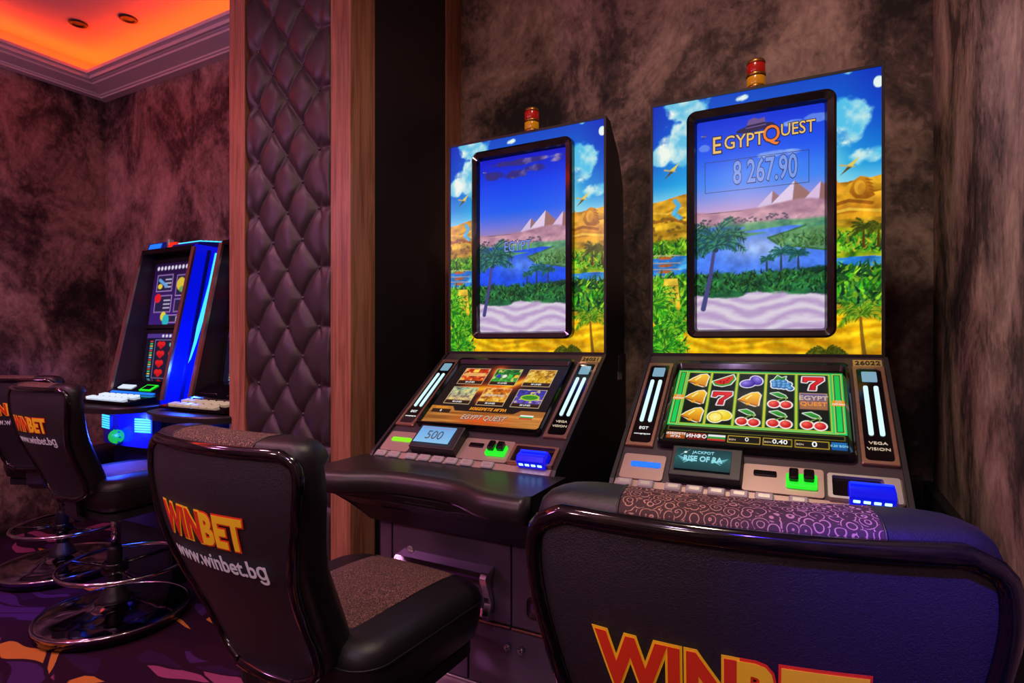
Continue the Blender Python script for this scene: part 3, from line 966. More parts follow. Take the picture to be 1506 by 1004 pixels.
def paint_menu():
    W, H = 1.5, 1.0
    c = Canvas(W, H, 190)
    c.rect(0, W, 0, H, (34, 24, 24))
    nz = c.noise(5, 81, 4)
    for (x0, y0, x1, y1, wd) in ((.62, .12, .80, .42, .12), (.30, .46, .80, .40, .10), (.80, .42, 1.20, .16, .09), (.70, .42, .60, .62, .06)):
        ex, ey = x1 - x0, y1 - y0
        t = np.clip(((c.X - x0) * ex + (c.Y - y0) * ey) / (ex * ex + ey * ey), 0, 1)
        d = np.hypot(c.X - x0 - t * ex, c.Y - y0 - t * ey)
        c.tint(np.exp(-(d / wd) ** 2), (226, 60, 20), .8); c.tint(np.exp(-(d / (wd * .5)) ** 2), (255, 190, 30), .9)
    tiles = [((196, 40, 20), (236, 90, 30)), ((30, 110, 40), (60, 190, 70)), ((190, 130, 10), (240, 190, 40)), ((150, 190, 160), (206, 150, 110)), ((206, 90, 20), (240, 190, 60)), ((50, 50, 160), (110, 90, 200))]
    for i, (a, b) in enumerate(tiles):
        x = .13 + (i % 3) * .45; y = .07 + (i // 3) * .34
        c.rect(x, x + .36, y, y + .29, (226, 196, 150)); c.rect(x + .008, x + .352, y + .008, y + .282, a, col2=b)
        m = (c.X > x + .01) & (c.X < x + .35) & (c.Y > y + .01) & (c.Y < y + .22)
        n2 = c.noise(26, 90 + i, 3)
        c.tint(m * np.clip((n2 - .56) * 8, 0, 1), (250, 220, 120), .8); c.tint(m * np.clip((.40 - n2) * 8, 0, 1), (60, 30, 30), .5)
        c.rect(x + .008, x + .352, y + .225, y + .282, (70, 40, 26), col2=(40, 22, 16))
    for k in range(4): c.ellipse(.13 + .45 + .08 + .08 * k, .20, .03, .03, [(60, 60, 190), (240, 230, 220), (60, 200, 60), (240, 190, 40)][k])
    c.rect(.16, .46, .155, .215, (250, 200, 120), alpha=.8); c.rect(.26, .34, .09, .145, (255, 214, 70))
    c.ellipse(1.22, .54, .12, .05, (180, 220, 40)); c.ellipse(1.22, .54, .10, .035, (60, 140, 40))
    # wooden strip along the bottom
    wn = c.noise(4, 111, 4, .6, 8)
    m = np.clip((c.Y - .80) * 90, 0, 1)
    wood = np.stack([176 + (wn - .5) * 150, 112 + (wn - .5) * 120, 50 + (wn - .5) * 70], -1)
    c.C += (np.clip(wood, 0, 255) - c.C) * m[..., None]
    c.poly([(0, .74), (.30, .74), (.36, .81), (0, .81)], (190, 120, 50)); c.poly([(1.12, .81), (1.20, .75), (1.5, .75), (1.5, .81)], (170, 104, 46))
    c.rect(.04, .30, .79, .85, (50, 30, 20))
    c.tint(np.exp(-(((c.X - .78) / .30) ** 2 + ((c.Y - .93) / .07) ** 2)), (240, 80, 20), .85)
    c.rect(1.22, 1.38, .81, .87, (250, 250, 250)); c.rect(1.22, 1.38, .83, .85, (50, 170, 70)); c.rect(1.22, 1.38, .85, .87, (210, 60, 40))
    return c

def paint_lcd(kind):
    c = Canvas(1.7, 1.0, 60)
    if kind == 'blue':
        c.grad(0, 1, [(0, (110, 170, 232)), (1, (140, 196, 240))]); c.rect(.1, 1.6, .06, .16, (150, 150, 200), alpha=.7)
    else:
        c.grad(0, 1, [(0, (20, 60, 66)), (.5, (34, 92, 96)), (1, (16, 60, 66))])
        for s_ in (-1, 1):
            for k in range(5):
                c.stroke([(.85 + s_ * .3, .62 - .03 * k), (.85 + s_ * (.76 - .05 * k), .40 + .075 * k)], .05, (130, 214, 226), .02)
        c.ellipse(.30, .20, .05, .05, (230, 250, 250)); c.stroke([(.16, .34), (.44, .06)], .014, (200, 240, 240), .004)
    return c

def paint_upper_blue():
    c = Canvas(1.0, .95, 90)
    c.grad(0, .95, [(0, (30, 10, 50)), (.5, (50, 24, 90)), (1, (60, 30, 120))])
    c.rect(.04, .96, .04, .12, (40, 16, 60))
    for k in range(12): c.ellipse(.08 + .075 * k, .08, .026, .032, (220, 214, 236))
    for (x, y, w, h) in ((.08, .18, .34, .26), (.50, .20, .24, .32), (.80, .14, .18, .34), (.08, .50, .36, .26), (.50, .56, .34, .2), (.30, .80, .50, .12)):
        c.rect(x, x + w, y, y + h, (190, 150, 220)); c.rect(x + .012, x + w - .012, y + .012, y + h - .012, (40, 30, 70))
        for k in range(3): c.stroke([(x + w * .55, y + h * (.3 + .22 * k)), (x + w * .9, y + h * (.3 + .22 * k))], .02, (200, 196, 220))
    c.ellipse(.14, .54, .07, .07, (226, 30, 40)); c.ellipse(.60, .34, .09, .10, (220, 190, 60)); c.ellipse(.66, .42, .09, .05, (110, 160, 80))
    c.stroke([(.84, .14), (.96, .46)], .09, (226, 24, 34), .05); c.stroke([(.80, .22), (.92, .20)], .05, (226, 24, 34))
    c.ellipse(.30, .82, .06, .07, (230, 210, 60)); c.ellipse(.36, .88, .07, .09, (40, 180, 190)); c.stroke([(.14, .26), (.3, .36)], .05, (100, 160, 220)); c.ellipse(.16, .36, .05, .04, (230, 200, 60))
    return c

def paint_lower_blue():
    c = Canvas(1.0, 1.05, 90)
    c.rect(0, 1, 0, 1.05, (22, 18, 40))
    c.rect(.02, .98, .02, .10, (80, 50, 140))
    for k in range(8): c.ellipse(.36 + .075 * k, .06, .024, .028, (220, 220, 230))
    for k in range(16): c.rect(.10, .16, .15 + .043 * k, .175 + .043 * k, [(230, 60, 60), (60, 200, 120), (230, 200, 80), (90, 200, 230)][k % 4])
    c.rect(.20, .97, .13, .84, (150, 130, 190)); c.rect(.212, .96, .142, .83, (28, 24, 50))
    for i in range(3):
        for j in range(4):
            x, y = .34 + .25 * i, .23 + .172 * j
            if (i + j * 2) % 3 == 0 or (i == 0 and j < 3):
                c.ellipse(x - .035, y - .02, .05, .05, (220, 30, 36)); c.ellipse(x + .035, y - .02, .05, .05, (220, 30, 36)); c.poly([(x - .08, y), (x + .08, y), (x, y + .08)], (200, 20, 30))
            elif i == 0:
                c.poly([(x, y - .07), (x + .08, y), (x, y + .07), (x - .08, y)], (220, 210, 40))
            else:
                c.poly([(x - .08, y - .04), (x + .08, y - .04), (x + .08, y + .01), (x, y + .08), (x - .08, y + .01)], (70, 190, 200)); c.poly([(x - .05, y - .03), (x + .05, y - .03), (x, y + .02)], (170, 235, 240))
    c.rect(.06, .98, .88, 1.02, (40, 34, 40)); c.rect(.08, .26, .89, 1.01, (226, 150, 110)); c.rect(.5, .8, .90, .94, (210, 220, 220)); c.ellipse(.88, .95, .07, .05, (230, 200, 170))
    return c

# ------------------------------------------------------------------ the room shell
T = 0.12
structure(box('floor', XL - T, XR + T, YF - T, YB + T, -0.1, 0.0, 'carpet'), 'purple, maroon and orange patterned casino carpet')
structure(box('ceiling', XL - T, XR + T, YF - T, YB + T, CEIL, CEIL + 0.1, 'ceiling_paint'), 'raised ceiling glowing orange along the cove')
structure(box('wall_back', XL - T, XR + T, YB, YB + T, 0, CEIL, 'suede_wallpaper'), 'mottled brown suede-look wallpaper behind the machines')
structure(box('wall_left', XL - T, XL, YF, YB, 0, CEIL, 'suede_wallpaper'), 'mottled dark wallpaper at the far left')
structure(box('wall_right', XR, XR + T, YF, YB, 0, CEIL, 'suede_wallpaper_streaked'), 'streaky brown wallpaper at the right edge')
structure(box('wall_front', XL - T, XR + T, YF - T, YF, 0, CEIL, 'suede_wallpaper'))

# cornice of the cove: moulded strip along left and back walls, mitred in the corner
prof = [(0.0, 0.0), (0.052, 0.0), (0.056, 0.010), (0.066, 0.012), (0.070, 0.020), (0.115, 0.028), (0.165, 0.036), (0.170, 0.046), (0.184, 0.048), (0.190, 0.056), (0.204, 0.058), (0.210, 0.068), (0.235, 0.072), (0.240, 0.090), (0.215, 0.090), (0.205, 0.050), (0.0, 0.050)]
def cornice(name, runs):
    n = len(prof)
    v, f = [], []
    for d, z in prof: v.append(runs[0](d, CZ + z))
    for d, z in prof: v.append(runs[1](d, CZ + z))
    f = [(i, (i + 1) % n, n + (i + 1) % n, n + i) for i in range(n)] + [tuple(range(n)), tuple(range(2 * n - 1, n - 1, -1))]
    return mesh(name, v, f, 'plaster_white')
structure(cornice('trim_1', (lambda d, z: (XL + d, YB - d, z), lambda d, z: (-2.24, YB - d, z))), 'moulded white cornice along the back wall')
structure(cornice('trim_2', (lambda d, z: (XL + d, YB - d, z), lambda d, z: (XL + d, YF, z))), 'moulded white cornice along the left wall')
structure(box('trim_5', XL + 0.006, -2.24, YB - 0.006, YB - 0.0005, CZ + 0.05, CEIL - 0.0005, 'ceiling_paint'))
structure(box('trim_6', XL + 0.0005, XL + 0.006, YF + 0.001, YB - 0.0005, CZ + 0.05, CEIL - 0.0005, 'ceiling_paint'))
led = structure(box('trim_3', XL + 0.08, -2.26, YB - 0.14, YB - 0.08, CZ + 0.050, CZ + 0.053, 'orange_led'), 'orange light strip in the ceiling cove')
structure(box('trim_4', XL + 0.08, XL + 0.14, YF + 0.05, YB - 0.15, CZ + 0.050, CZ + 0.053, 'orange_led'))

# dark dado along the right-hand bay
structure(prism('baseboard_back', [(YB - 0.03, 0), (YB - 0.03, 0.82), (YB - 0.02, 0.835), (YB - 0.001, 0.835), (YB - 0.001, 0)], -1.54, XR - 0.03, 'black_matte'), 'black panelling low on the back wall')
dr = structure(box('baseboard_right', XR - 0.03, XR - 0.001, YF + 0.01, YB - 0.001, 0, 0.82, 'black_matte', bev=0.004), 'black panelling low on the right wall')

# upholstered partition between the two bays
PX0, PX1, PY = -2.237, -1.54, 1.60
part_w = structure(empty('wall_partition', ((PX0 + PX1) / 2, (PY + YB) / 2, 0)), 'wood-framed pillar upholstered in buttoned dark leather')
def pbox(name, x0, x1, y0, y1, z0, z1, mat, bev=0.0):
    ox, oy = (PX0 + PX1) / 2, (PY + YB) / 2
    return box(name, x0 - ox, x1 - ox, y0 - oy, y1 - oy, z0, z1, mat, part_w, bev, 2)
pbox('core', PX0 + 0.004, PX1 - 0.031, PY + 0.03, YB - 0.001, 0, CEIL - 0.001, 'black_matte')
pbox('wood_post', PX0, -2.137, PY, PY + 0.05, 0, CEIL - 0.001, 'walnut_wood', 0.003)
pbox('wood_post', -1.642, PX1, PY, PY + 0.135, 0, CEIL - 0.001, 'walnut_wood', 0.003)
pbox('wood_post', PX1 - 0.03, PX1, 2.222, YB - 0.001, 0, CEIL - 0.001, 'walnut_wood', 0.002)
gp = pbox('gloss_panel', PX1 - 0.03, PX1 - 0.004, PY + 0.136, 2.221, 0, CEIL - 0.001, 'black_gloss_soft', 0.001)

def tufted():
    x0, x1 = -2.137, -1.642
    ox, oy = (PX0 + PX1) / 2, (PY + YB) / 2
    cols = [-2.078, -1.990, -1.904, -1.818, -1.726]
    pz = 0.232
    buttons = []
    z_ref = 1.28 + (504 - 419) / 590.0 * 1.6 + 0.004
    k0 = -8
    for ci, bx in enumerate(cols):
        for k in range(-9, 12):
            z = 1.343 + k * pz + (0.5 * pz if ci % 2 else 0)
            if 0.05 < z < CEIL - 0.05:
                buttons.append((bx, z, ci))
    nx, nz = 100, 560
    xs = np.linspace(x0, x1, nx); zs = np.linspace(0.0, CEIL - 0.002, nz)
    X, Z = np.meshgrid(xs, zs)
    # lattice coordinates: stretch columns to equal pitch
    cu = np.interp(X, [x0] + cols + [x1], [-0.66, 0, 1, 2, 3, 4, 4.95])
    cv = (Z - 1.343) / (pz / 2)
    # diagonal crease distance (creases join neighbouring buttons)
    a = (cu + cv) / 2; b = (cu - cv) / 2
    da = np.abs(a - np.round(a)); db = np.abs(b - np.round(b))
    d = np.minimum(da, db)
    inside = (cu > 0) & (cu < 4)
    # outside the outer columns only short horizontal pleats run to the edge
    ev = np.abs(cv / 2 - np.round(cv / 2))
    edge_d = ev * 1.1
    h_in = 0.030 - 0.011 * np.exp(-(d / 0.035)) - 0.010 * np.exp(-(d / 0.16) ** 1.5)
    h_out = 0.030 * (1 - 0.75 * np.exp(-(edge_d / 0.10)))
    w = np.clip(np.maximum(-cu, cu - 4) * 2.2, 0, 1); w = w * w * (3 - 2 * w)
    h = h_in * (1 - w) + h_out * w
    # pull each button down
    for (bx, bz, ci) in buttons:
        r2 = ((X - bx) / 0.026) ** 2 + ((Z - bz) / 0.032) ** 2
        h -= 0.021 * np.exp(-r2 ** 0.7) * np.clip(h / 0.03, 0.3, 1)
    # roll down at the frame
    e = np.minimum(X - x0, x1 - X)
    h *= np.clip(e / 0.014, 0, 1) ** 0.5
    rng = np.random.RandomState(3)
    fold = 0.0016 * np.sin(X * 90 + np.sin(Z * 23) * 2) * np.exp(-(np.minimum(d, 1) / 0.3) ** 2)
    Yv = PY + 0.030 - h - fold
    v = np.stack([X - ox, Yv - oy, Z], -1).reshape(-1, 3)
    ii = np.arange(nx * nz).reshape(nz, nx)
    f = np.stack([ii[:-1, :-1], ii[:-1, 1:], ii[1:, 1:], ii[1:, :-1]], -1).reshape(-1, 4).tolist()
    p = mesh('tufted_panel', v.tolist(), f, 'leather_tuft', part_w, True)
    p['label'] = 'diamond-buttoned dark leather panel'
    bm = bmesh.new()
    bmesh.ops.create_uvsphere(bm, u_segments=10, v_segments=6, radius=0.0075)
    for q in bm.verts: q.co.y *= 0.55
    me = bpy.data.meshes.new('button'); bm.to_mesh(me); bm.free()
    me.materials.append(MATS['leather_tuft'])
    for (bx, bz, ci) in buttons:
        i = int(np.argmin(abs(xs - bx))); j = int(np.argmin(abs(zs - bz)))
        o = link('button', me, None, p, True)
        o.location = (bx - ox, Yv[j, i] - oy - 0.002, bz)
tufted()

# ------------------------------------------------------------------ ceiling downlights
def downlight(x, y, label, lit):
    t = empty('ceiling_downlight', (x, y, CEIL))
    lathe('trim_ring', [(0.030, -0.004), (0.036, -0.010), (0.048, -0.010), (0.052, -0.002), (0.052, 0.0), (0.030, 0.0)], 'dark_chrome' if lit else 'black_plastic', t, 28)
    lathe('lens', [(0.001, -0.003), (0.029, -0.003), (0.029, -0.001), (0.001, -0.001)], 'lamp_warm' if lit else 'black_matte', t, 20)
    tag(t, label, 'ceiling light', 'recessed ceiling downlights')
downlight(-4.17, 1.92, 'recessed ceiling spot, the left one of the pair above the orange cove', False)
downlight(-3.83, 2.04, 'recessed ceiling spot, the right one of the pair above the orange cove', False)
for i, (x, y, c, w, a, where) in enumerate(LAMPS):
    downlight(x, y, 'recessed lit downlight in the ceiling ' + where, True)
def pendant(x, y, z, c, L, label):  # hanging globe out of view, added only to brighten walls and cornice
    t = empty('added_fill_globe', (x, y, z))
    m, nt, p = new_mat('fill_globe_glow'); p.inputs['Emission Color'].default_value = (*c, 1); p.inputs['Emission Strength'].default_value = L
    bm = bmesh.new(); bmesh.ops.create_icosphere(bm, subdivisions=2, radius=0.12)
    from_bm('globe', bm, 'fill_globe_glow', t, True)
    tube('cord', [(0, 0, 0.12), (0, 0, CEIL - z - 0.02)], 0.004, 'black_plastic', t, 6)
    lathe('canopy', [(0.05, CEIL - z - 0.025), (0.05, CEIL - z)], 'dark_chrome', t, 16)
    lathe('cap', [(0.045, 0.105), (0.03, 0.135), (0.006, 0.14)], 'dark_chrome', t, 16)
    tag(t, label, 'pendant lamp', 'added fill globes')
for q in FILL_GLOBES: pendant(*q)
def spot_fixture(x, y):  # body for the added blue spot, out of view
    t = empty('added_blue_spot', (x, y, CEIL))
    lathe('mount', [(0.05, -0.02), (0.05, 0.0)], 'black_plastic', t, 16)
    R_ = Matrix.Translation((0, 0, -0.07)) @ bs.rotation_euler.to_matrix().to_4x4()
    lathe('lamp_can', [(0.030, 0.06), (0.045, 0.05), (0.045, -0.04), (0.040, -0.04), (0.040, -0.03), (0.030, -0.03)], 'black_plastic', t, 18, R_)
    tag(t, 'unseen black spotlight added for its blue beam, on the ceiling near the right wall', 'ceiling light')
spot_fixture(*BLUE_SPOT)

# ------------------------------------------------------------------ Egyptian-themed slot machines
Us, Ns = Vector((0, 0.8015, 0.598)), Vector((0, -0.598, 0.8015))
SLOPE = Matrix(((1, 0, 0, 0), (0, Us.y, Ns.y, -0.015), (0, Us.z, Ns.z, 1.235), (0, 0, 0, 1)))   # (x, s, h)
ART = {}
def art(key, fn, *a):
    if key not in ART:
        ART[key] = fn(*a)
    return ART[key]
MESHES = {}
def cmesh(key, canvas, *rect):
    if key not in MESHES:
        MESHES[key] = canvas.mesh(key, *rect)
    return MESHES[key]

def sbox(name, x0, x1, s0, s1, h0, h1, mat, parent, bev=0.0, seg=2):
    return box(name, x0, x1, s0, s1, h0, h1, mat, parent, bev, seg, SLOPE)

def table_front(x):
    return -0.695 + 0.072 * math.exp(-((x + 0.0) / 0.19) ** 4)

def slot_machine(cx, rz, kind, label):
    t = empty('slot_machine', (cx, 1.85, 0), rz)
    tag(t, label, 'slot machine', 'Egyptian-themed slot machines')
    HW = 0.318
    # upper display box
    body = prism('display_housing', [(0.0, 1.240), (0.0, 2.042), (0.045, 2.040), (0.047, 2.020), (0.135, 1.950), (0.185, 1.850), (0.200, 1.300), (0.200, 1.240)], -HW, HW, 'black_plastic', t, bev=0.003)
    me = cmesh('surround', art('surround', paint_surround), -HW + 0.007, 1.247, 2 * HW - 0.014, 0.788)
    a = bpy.data.objects.new('artwork_panel', me); COL.objects.link(a); a.parent = t
    if not me.materials:
        me.transform(FRONT @ Matrix.Translation((0, 0, 0.0035))); me.materials.append(MATS['backlit_print'])
    a['label'] = 'backlit desert and river artwork'
    ring_frame('display_edge', [(-HW, 1.240), (HW, 1.240), (HW, 2.042), (-HW, 2.042)], [(-HW + 0.008, 1.248), (HW - 0.008, 1.248), (HW - 0.008, 2.034), (-HW + 0.008, 2.034)], [(0, 0.0), (0, 0.006), (1, 0.006), (1, 0.0)], 'black_plastic', t, FRONT)
    # raised bezel with portrait screen
    bz = empty('upper_screen', (0, 0, 0)); bz.parent = t
    ring_frame('screen_bezel', rrect(-0.204, 0.204, 1.293, 1.993, 0.030, 8), rrect(-0.173, 0.173, 1.321, 1.958, 0.006, 8), [(0, 0.003), (0.05, 0.024), (0.25, 0.030), (0.8, 0.026), (1.0, 0.010), (1.0, 0.003)], 'black_gloss', bz, FRONT)
    key = 'river_' + kind
    me = cmesh(key, art(key, paint_river, 'bright' if kind == 'right' else 'dim'), -0.174, 1.320, 0.348, 0.639)
    a = bpy.data.objects.new('picture', me); COL.objects.link(a); a.parent = bz
    me.transform(FRONT @ Matrix.Translation((0, 0, 0.0105))); me.materials.append(MATS['display'])
    if kind == 'right':
        def title(body, at, size, fill, sx=1.0):
            text('title_shadow', body, size, 'text_navy', bz, FRONT @ Matrix.Translation((at[0], at[1], 0)), (0, 0), 'LEFT', 0.0004, size * 0.055, sx, h=0.0112)
            text('title_lettering', body, size, fill, bz, FRONT @ Matrix.Translation((at[0], at[1], 0)), (0, 0), 'LEFT', 0.0004, size * 0.004, sx, h=0.0124)
        title('E', (-0.130, 1.878), 0.072, 'text_gold', 0.8); title('GYPT', (-0.095, 1.882), 0.056, 'text_gold', 0.82)
        title('Q', (0.012, 1.890), 0.070, 'text_fire', 0.85); title('UEST', (0.060, 1.896), 0.050, 'text_gold', 0.80)
        # explorer's hat above the title
        hx, hz = -0.008, 1.917
        brim = [(hx + 0.052 * math.cos(q * math.pi / 10), hz + 0.010 * math.sin(q * math.pi / 10) + 0.10 * 0.052 * math.cos(q * math.pi / 10)) for q in range(20)]
        slab('hat_brim', brim, 0.0112, 0.0122, 'text_navy', bz, FRONT)
        slab('hat_crown', [(hx - 0.026, hz), (hx + 0.030, hz + 0.004), (hx + 0.026, hz + 0.028), (hx + 0.010, hz + 0.024), (hx - 0.002, hz + 0.030), (hx - 0.018, hz + 0.024)], 0.0115, 0.0128, 'hat_felt', bz, FRONT)
        slab('hat_band', [(hx - 0.025, hz + 0.003), (hx + 0.029, hz + 0.007), (hx + 0.028, hz + 0.013), (hx - 0.023, hz + 0.009)], 0.0126, 0.0132, 'text_navy', bz, FRONT)
        # jackpot amount in outlined digits with a thin box around it
        text('amount_outline', '8 267.90', 0.096, 'text_navy', bz, FRONT, (0.018, 1.787), 'CENTER', 0.0003, 0.0040, 0.52, h=0.0108)
        text('amount_digits', '8 267.90', 0.096, 'text_ghost', bz, FRONT, (0.018, 1.787), 'CENTER', 0.0003, 0.0014, 0.52, h=0.0116)
        ring_frame('amount_box', [(-0.150, 1.738), (0.135, 1.738), (0.135, 1.832), (-0.150, 1.832)], [(-0.1485, 1.7395), (0.1335, 1.7395), (0.1335, 1.8305), (-0.1485, 1.8305)], [(0, 0.0108), (1, 0.0108)], 'text_navy', bz, FRONT)
    else:
        text('title_shadow', 'EGYPT', 0.052, 'text_navy', bz, FRONT, (-0.015, 1.628), 'CENTER', 0.0003, 0.0016, 0.72, h=0.0108)
        text('title_lettering', 'EGYPT', 0.052, 'text_ghost', bz, FRONT, (-0.015, 1.628), 'CENTER', 0.0003, 0.0, 0.72, h=0.0116)
    # signal lamp on top
    sg = empty('signal_lamp', (-0.012, 0.10, 0)); sg.parent = t
    lathe('lamp_base', [(0.030, 2.015), (0.030, 2.045), (0.026, 2.050)], 'black_gloss', sg, 20)
    lathe('green_lens', [(0.024, 2.048), (0.026, 2.052), (0.026, 2.070), (0.024, 2.073)], 'green_lens', sg, 20)
    lathe('band', [(0.027, 2.072), (0.029, 2.075), (0.029, 2.080), (0.027, 2.083)], 'gold_band', sg, 20)
    lathe('yellow_lens', [(0.025, 2.082), (0.027, 2.086), (0.027, 2.110), (0.025, 2.113)], 'yellow_lens', sg, 20)
    lathe('band', [(0.027, 2.111), (0.029, 2.114), (0.029, 2.119), (0.027, 2.122)], 'gold_band', sg, 20)
    lathe('red_lens', [(0.025, 2.120), (0.027, 2.124), (0.027, 2.150), (0.025, 2.153)], 'red_lens', sg, 20)
    lathe('lamp_cap', [(0.027, 2.151), (0.028, 2.154), (0.026, 2.163), (0.010, 2.167)], 'gold_band', sg, 20)

    # console body: two side cheeks and the sloping fascia
    prism('console', [(0.20, 0.27), (-0.395, 0.27), (-0.395, 0.860), (-0.440, 0.905), (-0.440, 0.920), (-0.428, 0.927), (-0.015, 1.235), (-0.003, 1.2405), (0.20, 1.2405)], -HW + 0.004, HW - 0.004, 'charcoal_fascia', t)
    for sgn in (-1, 1):
        prism('side_cheek', [(0.20, 0.275), (-0.398, 0.275), (-0.398, 0.80), (-0.452, 0.86), (-0.455, 0.905), (-0.432, 0.936), (-0.017, 1.2415), (0.20, 1.2415)], sgn * HW - 0.005, sgn * HW + 0.005, 'black_plastic', t)
    # main screen: raised glossy frame with a well
    ms = empty('main_screen', (0, 0, 0)); ms.parent = t
    ring_frame('screen_frame', rrect(-0.228, 0.228, -0.388, -0.036, 0.016, 5), rrect(-0.214, 0.214, -0.375, -0.070, 0.008, 5), [(0, 0.0), (0, 0.016), (0.30, 0.022), (0.6, 0.022), (1.0, 0.013), (1.0, 0.010)], 'black_gloss', ms, SLOPE)
    key = 'reels' if kind == 'right' else 'menu'
    me = cmesh(key, art(key, paint_reels if kind == 'right' else paint_menu), -0.213, -0.370, 0.426, 0.298)
    a = bpy.data.objects.new('picture', me); COL.objects.link(a); a.parent = ms
    me.transform(SLOPE @ Matrix.Translation((0, 0, 0.0115))); me.materials.append(MATS['display'])
    def st(name, body, u, v, size, mat, off=0.0, sx=1.0, shear=0.0, h=0.0119, align='CENTER'):
        """lettering on the main screen, u 0..1.5, v 0..1 downward"""
        return text(name, body, size, mat, ms, SLOPE, (-0.213 + u / 1.5 * 0.426, -0.072 - v * 0.298), align, 0.0003, off, sx, shear, h)
    if kind == 'right':
        for x in (0.0525, 1.4475):
            st('line_count', '20', x, 0.405, 0.015, 'text_sand'); st('line_word', 'ЛИНИИ', x, 0.437, 0.008, 'text_white')
        st('tile_word', 'EGYPT', 1.25, 0.37, 0.023, 'text_sand', 0.0003); st('tile_word', 'QUEST', 1.25, 0.445, 0.020, 'text_orange', 0.0003)
        st('menu_word', 'ИЗБЕРЕТЕ', 0.105, 0.908, 0.010, 'text_white'); st('menu_word', 'ИГРА', 0.105, 0.943, 0.010, 'text_white')
        st('info_word', 'ИНФО', 0.29, 0.925, 0.017, 'text_white', 0.0003)
        st('credit_number', '0', 0.72, 0.925, 0.019, 'text_white'); st('bet_number', '0.40', 0.985, 0.925, 0.020, 'text_white', 0.0003); st('win_number', '0', 1.25, 0.927, 0.024, 'text_white', 0.0004)
        for x in (0.60, 0.89, 1.14): st('currency', 'BGN', x, 0.935, 0.008, 'text_sand')
        st('price_word', '0.20 BGN', 1.432, 0.927, 0.009, 'text_cyan')
    else:
        st('prompt', 'ИЗБЕРЕТЕ ИГРА', 0.78, 0.765, 0.017, 'text_orange', 0.0004, 1.0, 0.2)
        st('credit_word', 'КРЕДИТ', 0.16, 0.770, 0.012, 'text_orange'); st('credit_number', '0', 0.17, 0.82, 0.014, 'text_white')
        st('logo_shadow', 'EGYPT QUEST', 0.78, 0.90, 0.030, 'text_navy', 0.0012, 0.85, 0.25, 0.0118); st('logo_lettering', 'EGYPT QUEST', 0.78, 0.90, 0.030, 'text_sand', 0.0, 0.85, 0.25, 0.0127)
        for i, n in enumerate(('20', '10', '20', '40', '20', '20')):
            st('tile_caption', n + ' LINES', .31 + (i % 3) * .45, .07 + (i // 3) * .34 + .254, 0.010, 'text_white')
        st('tile_title', 'Halloween', .31 + .45, .07 + .34 + .12, 0.018, 'text_sand', 0.0005)
    # light columns either side of the screen
    for sgn in (-1, 1):
        lc = empty('light_column', (0, 0, 0)); lc.parent = t
        x0, x1 = sorted((sgn * 0.236, sgn * 0.311))
        ring_frame('column_trim', rrect(x0, x1, -0.392, -0.040, 0.003, 3), rrect(x0 + 0.010, x1 - 0.010, -0.380, -0.052, 0.010, 3), [(0, 0.0), (0, 0.007), (0.15, 0.009), (0.9, 0.009), (1, 0.005)], 'copper_trim', lc, SLOPE)
        slab('column_panel', rrect(x0 + 0.008, x1 - 0.008, -0.381, -0.051, 0.010, 4), 0.001, 0.0065, 'black_gloss', lc, SLOPE)
        xm = (x0 + x1) / 2
        slab('icon_display', rrect(xm - 0.017, xm + 0.017, -0.104, -0.064, 0.003, 3), 0.005, 0.0085, 'icon_lcd', lc, SLOPE)
        for dx in (-0.0115, 0.0115):
            slab('light_tube', rrect(xm + dx - 0.0052, xm + dx + 0.0052, -0.300, -0.122, 0.005, 5), 0.005, 0.0095, 'led_white', lc, SLOPE)
        if sgn < 0:
            text('maker_mark', 'EGT', 0.014, 'text_white', lc, SLOPE, (xm, -0.325), h=0.0068)
            text('maker_address', 'www.egt-bg.com', 0.0066, 'text_white', lc, SLOPE, (xm, -0.347), h=0.0068)
        else:
            text('model_word', 'VEGA', 0.012, 'text_sand', lc, SLOPE, (xm, -0.325), h=0.0068, sx=1.25)
            text('model_word', 'VISION', 0.012, 'text_sand', lc, SLOPE, (xm, -0.344), h=0.0068, sx=1.25)
    pl = sbox('number_plate', 0.240, 0.309, -0.038, -0.006, 0.0, 0.003, 'brass_plate', t, 0.001, 1)
    if kind == 'right':
        text('plate_number', '26022', 0.024, 'dark_ink', pl, SLOPE, (0.2745, -0.022), h=0.0031, off=0.0003)
    else:
        text('plate_number', '26021', 0.024, 'dark_ink', pl, SLOPE, (0.2745, -0.022), h=0.0031, off=0.0003)

    # lower fascia: beige plates, small display, reader and bill acceptor
    for (x0, x1) in ((-0.305, -0.195), (-0.012, 0.160)):
        slab('beige_plate', rrect(x0, x1, -0.502, -0.418, 0.008, 3), 0.0, 0.004, 'beige_metal', t, SLOPE, 0.001)
    slab('status_light', rrect(-0.282, -0.205, -0.462, -0.446, 0.005, 3), 0.003, 0.007, 'led_skyblue' if kind == 'right' else 'led_lime', t, SLOPE)
    lcd = empty('small_display', (0, 0, 0)); lcd.parent = t
    prism('display_pod', [(-0.498, 0.0), (-0.498, 0.030), (-0.405, 0.034), (-0.398, 0.0)], -0.178, -0.012, 'black_plastic', lcd, Matrix(SLOPE), 0.003)
    key = 'lcd_' + kind
    me = cmesh(key, art(key, paint_lcd, 'teal' if kind == 'right' else 'blue'), -0.167, -0.482, 0.130, 0.068)
    a = bpy.data.objects.new('picture', me); COL.objects.link(a); a.parent = lcd
    me.transform(SLOPE @ Matrix.Translation((0, 0, 0.0357))); me.materials.append(MATS['display'])
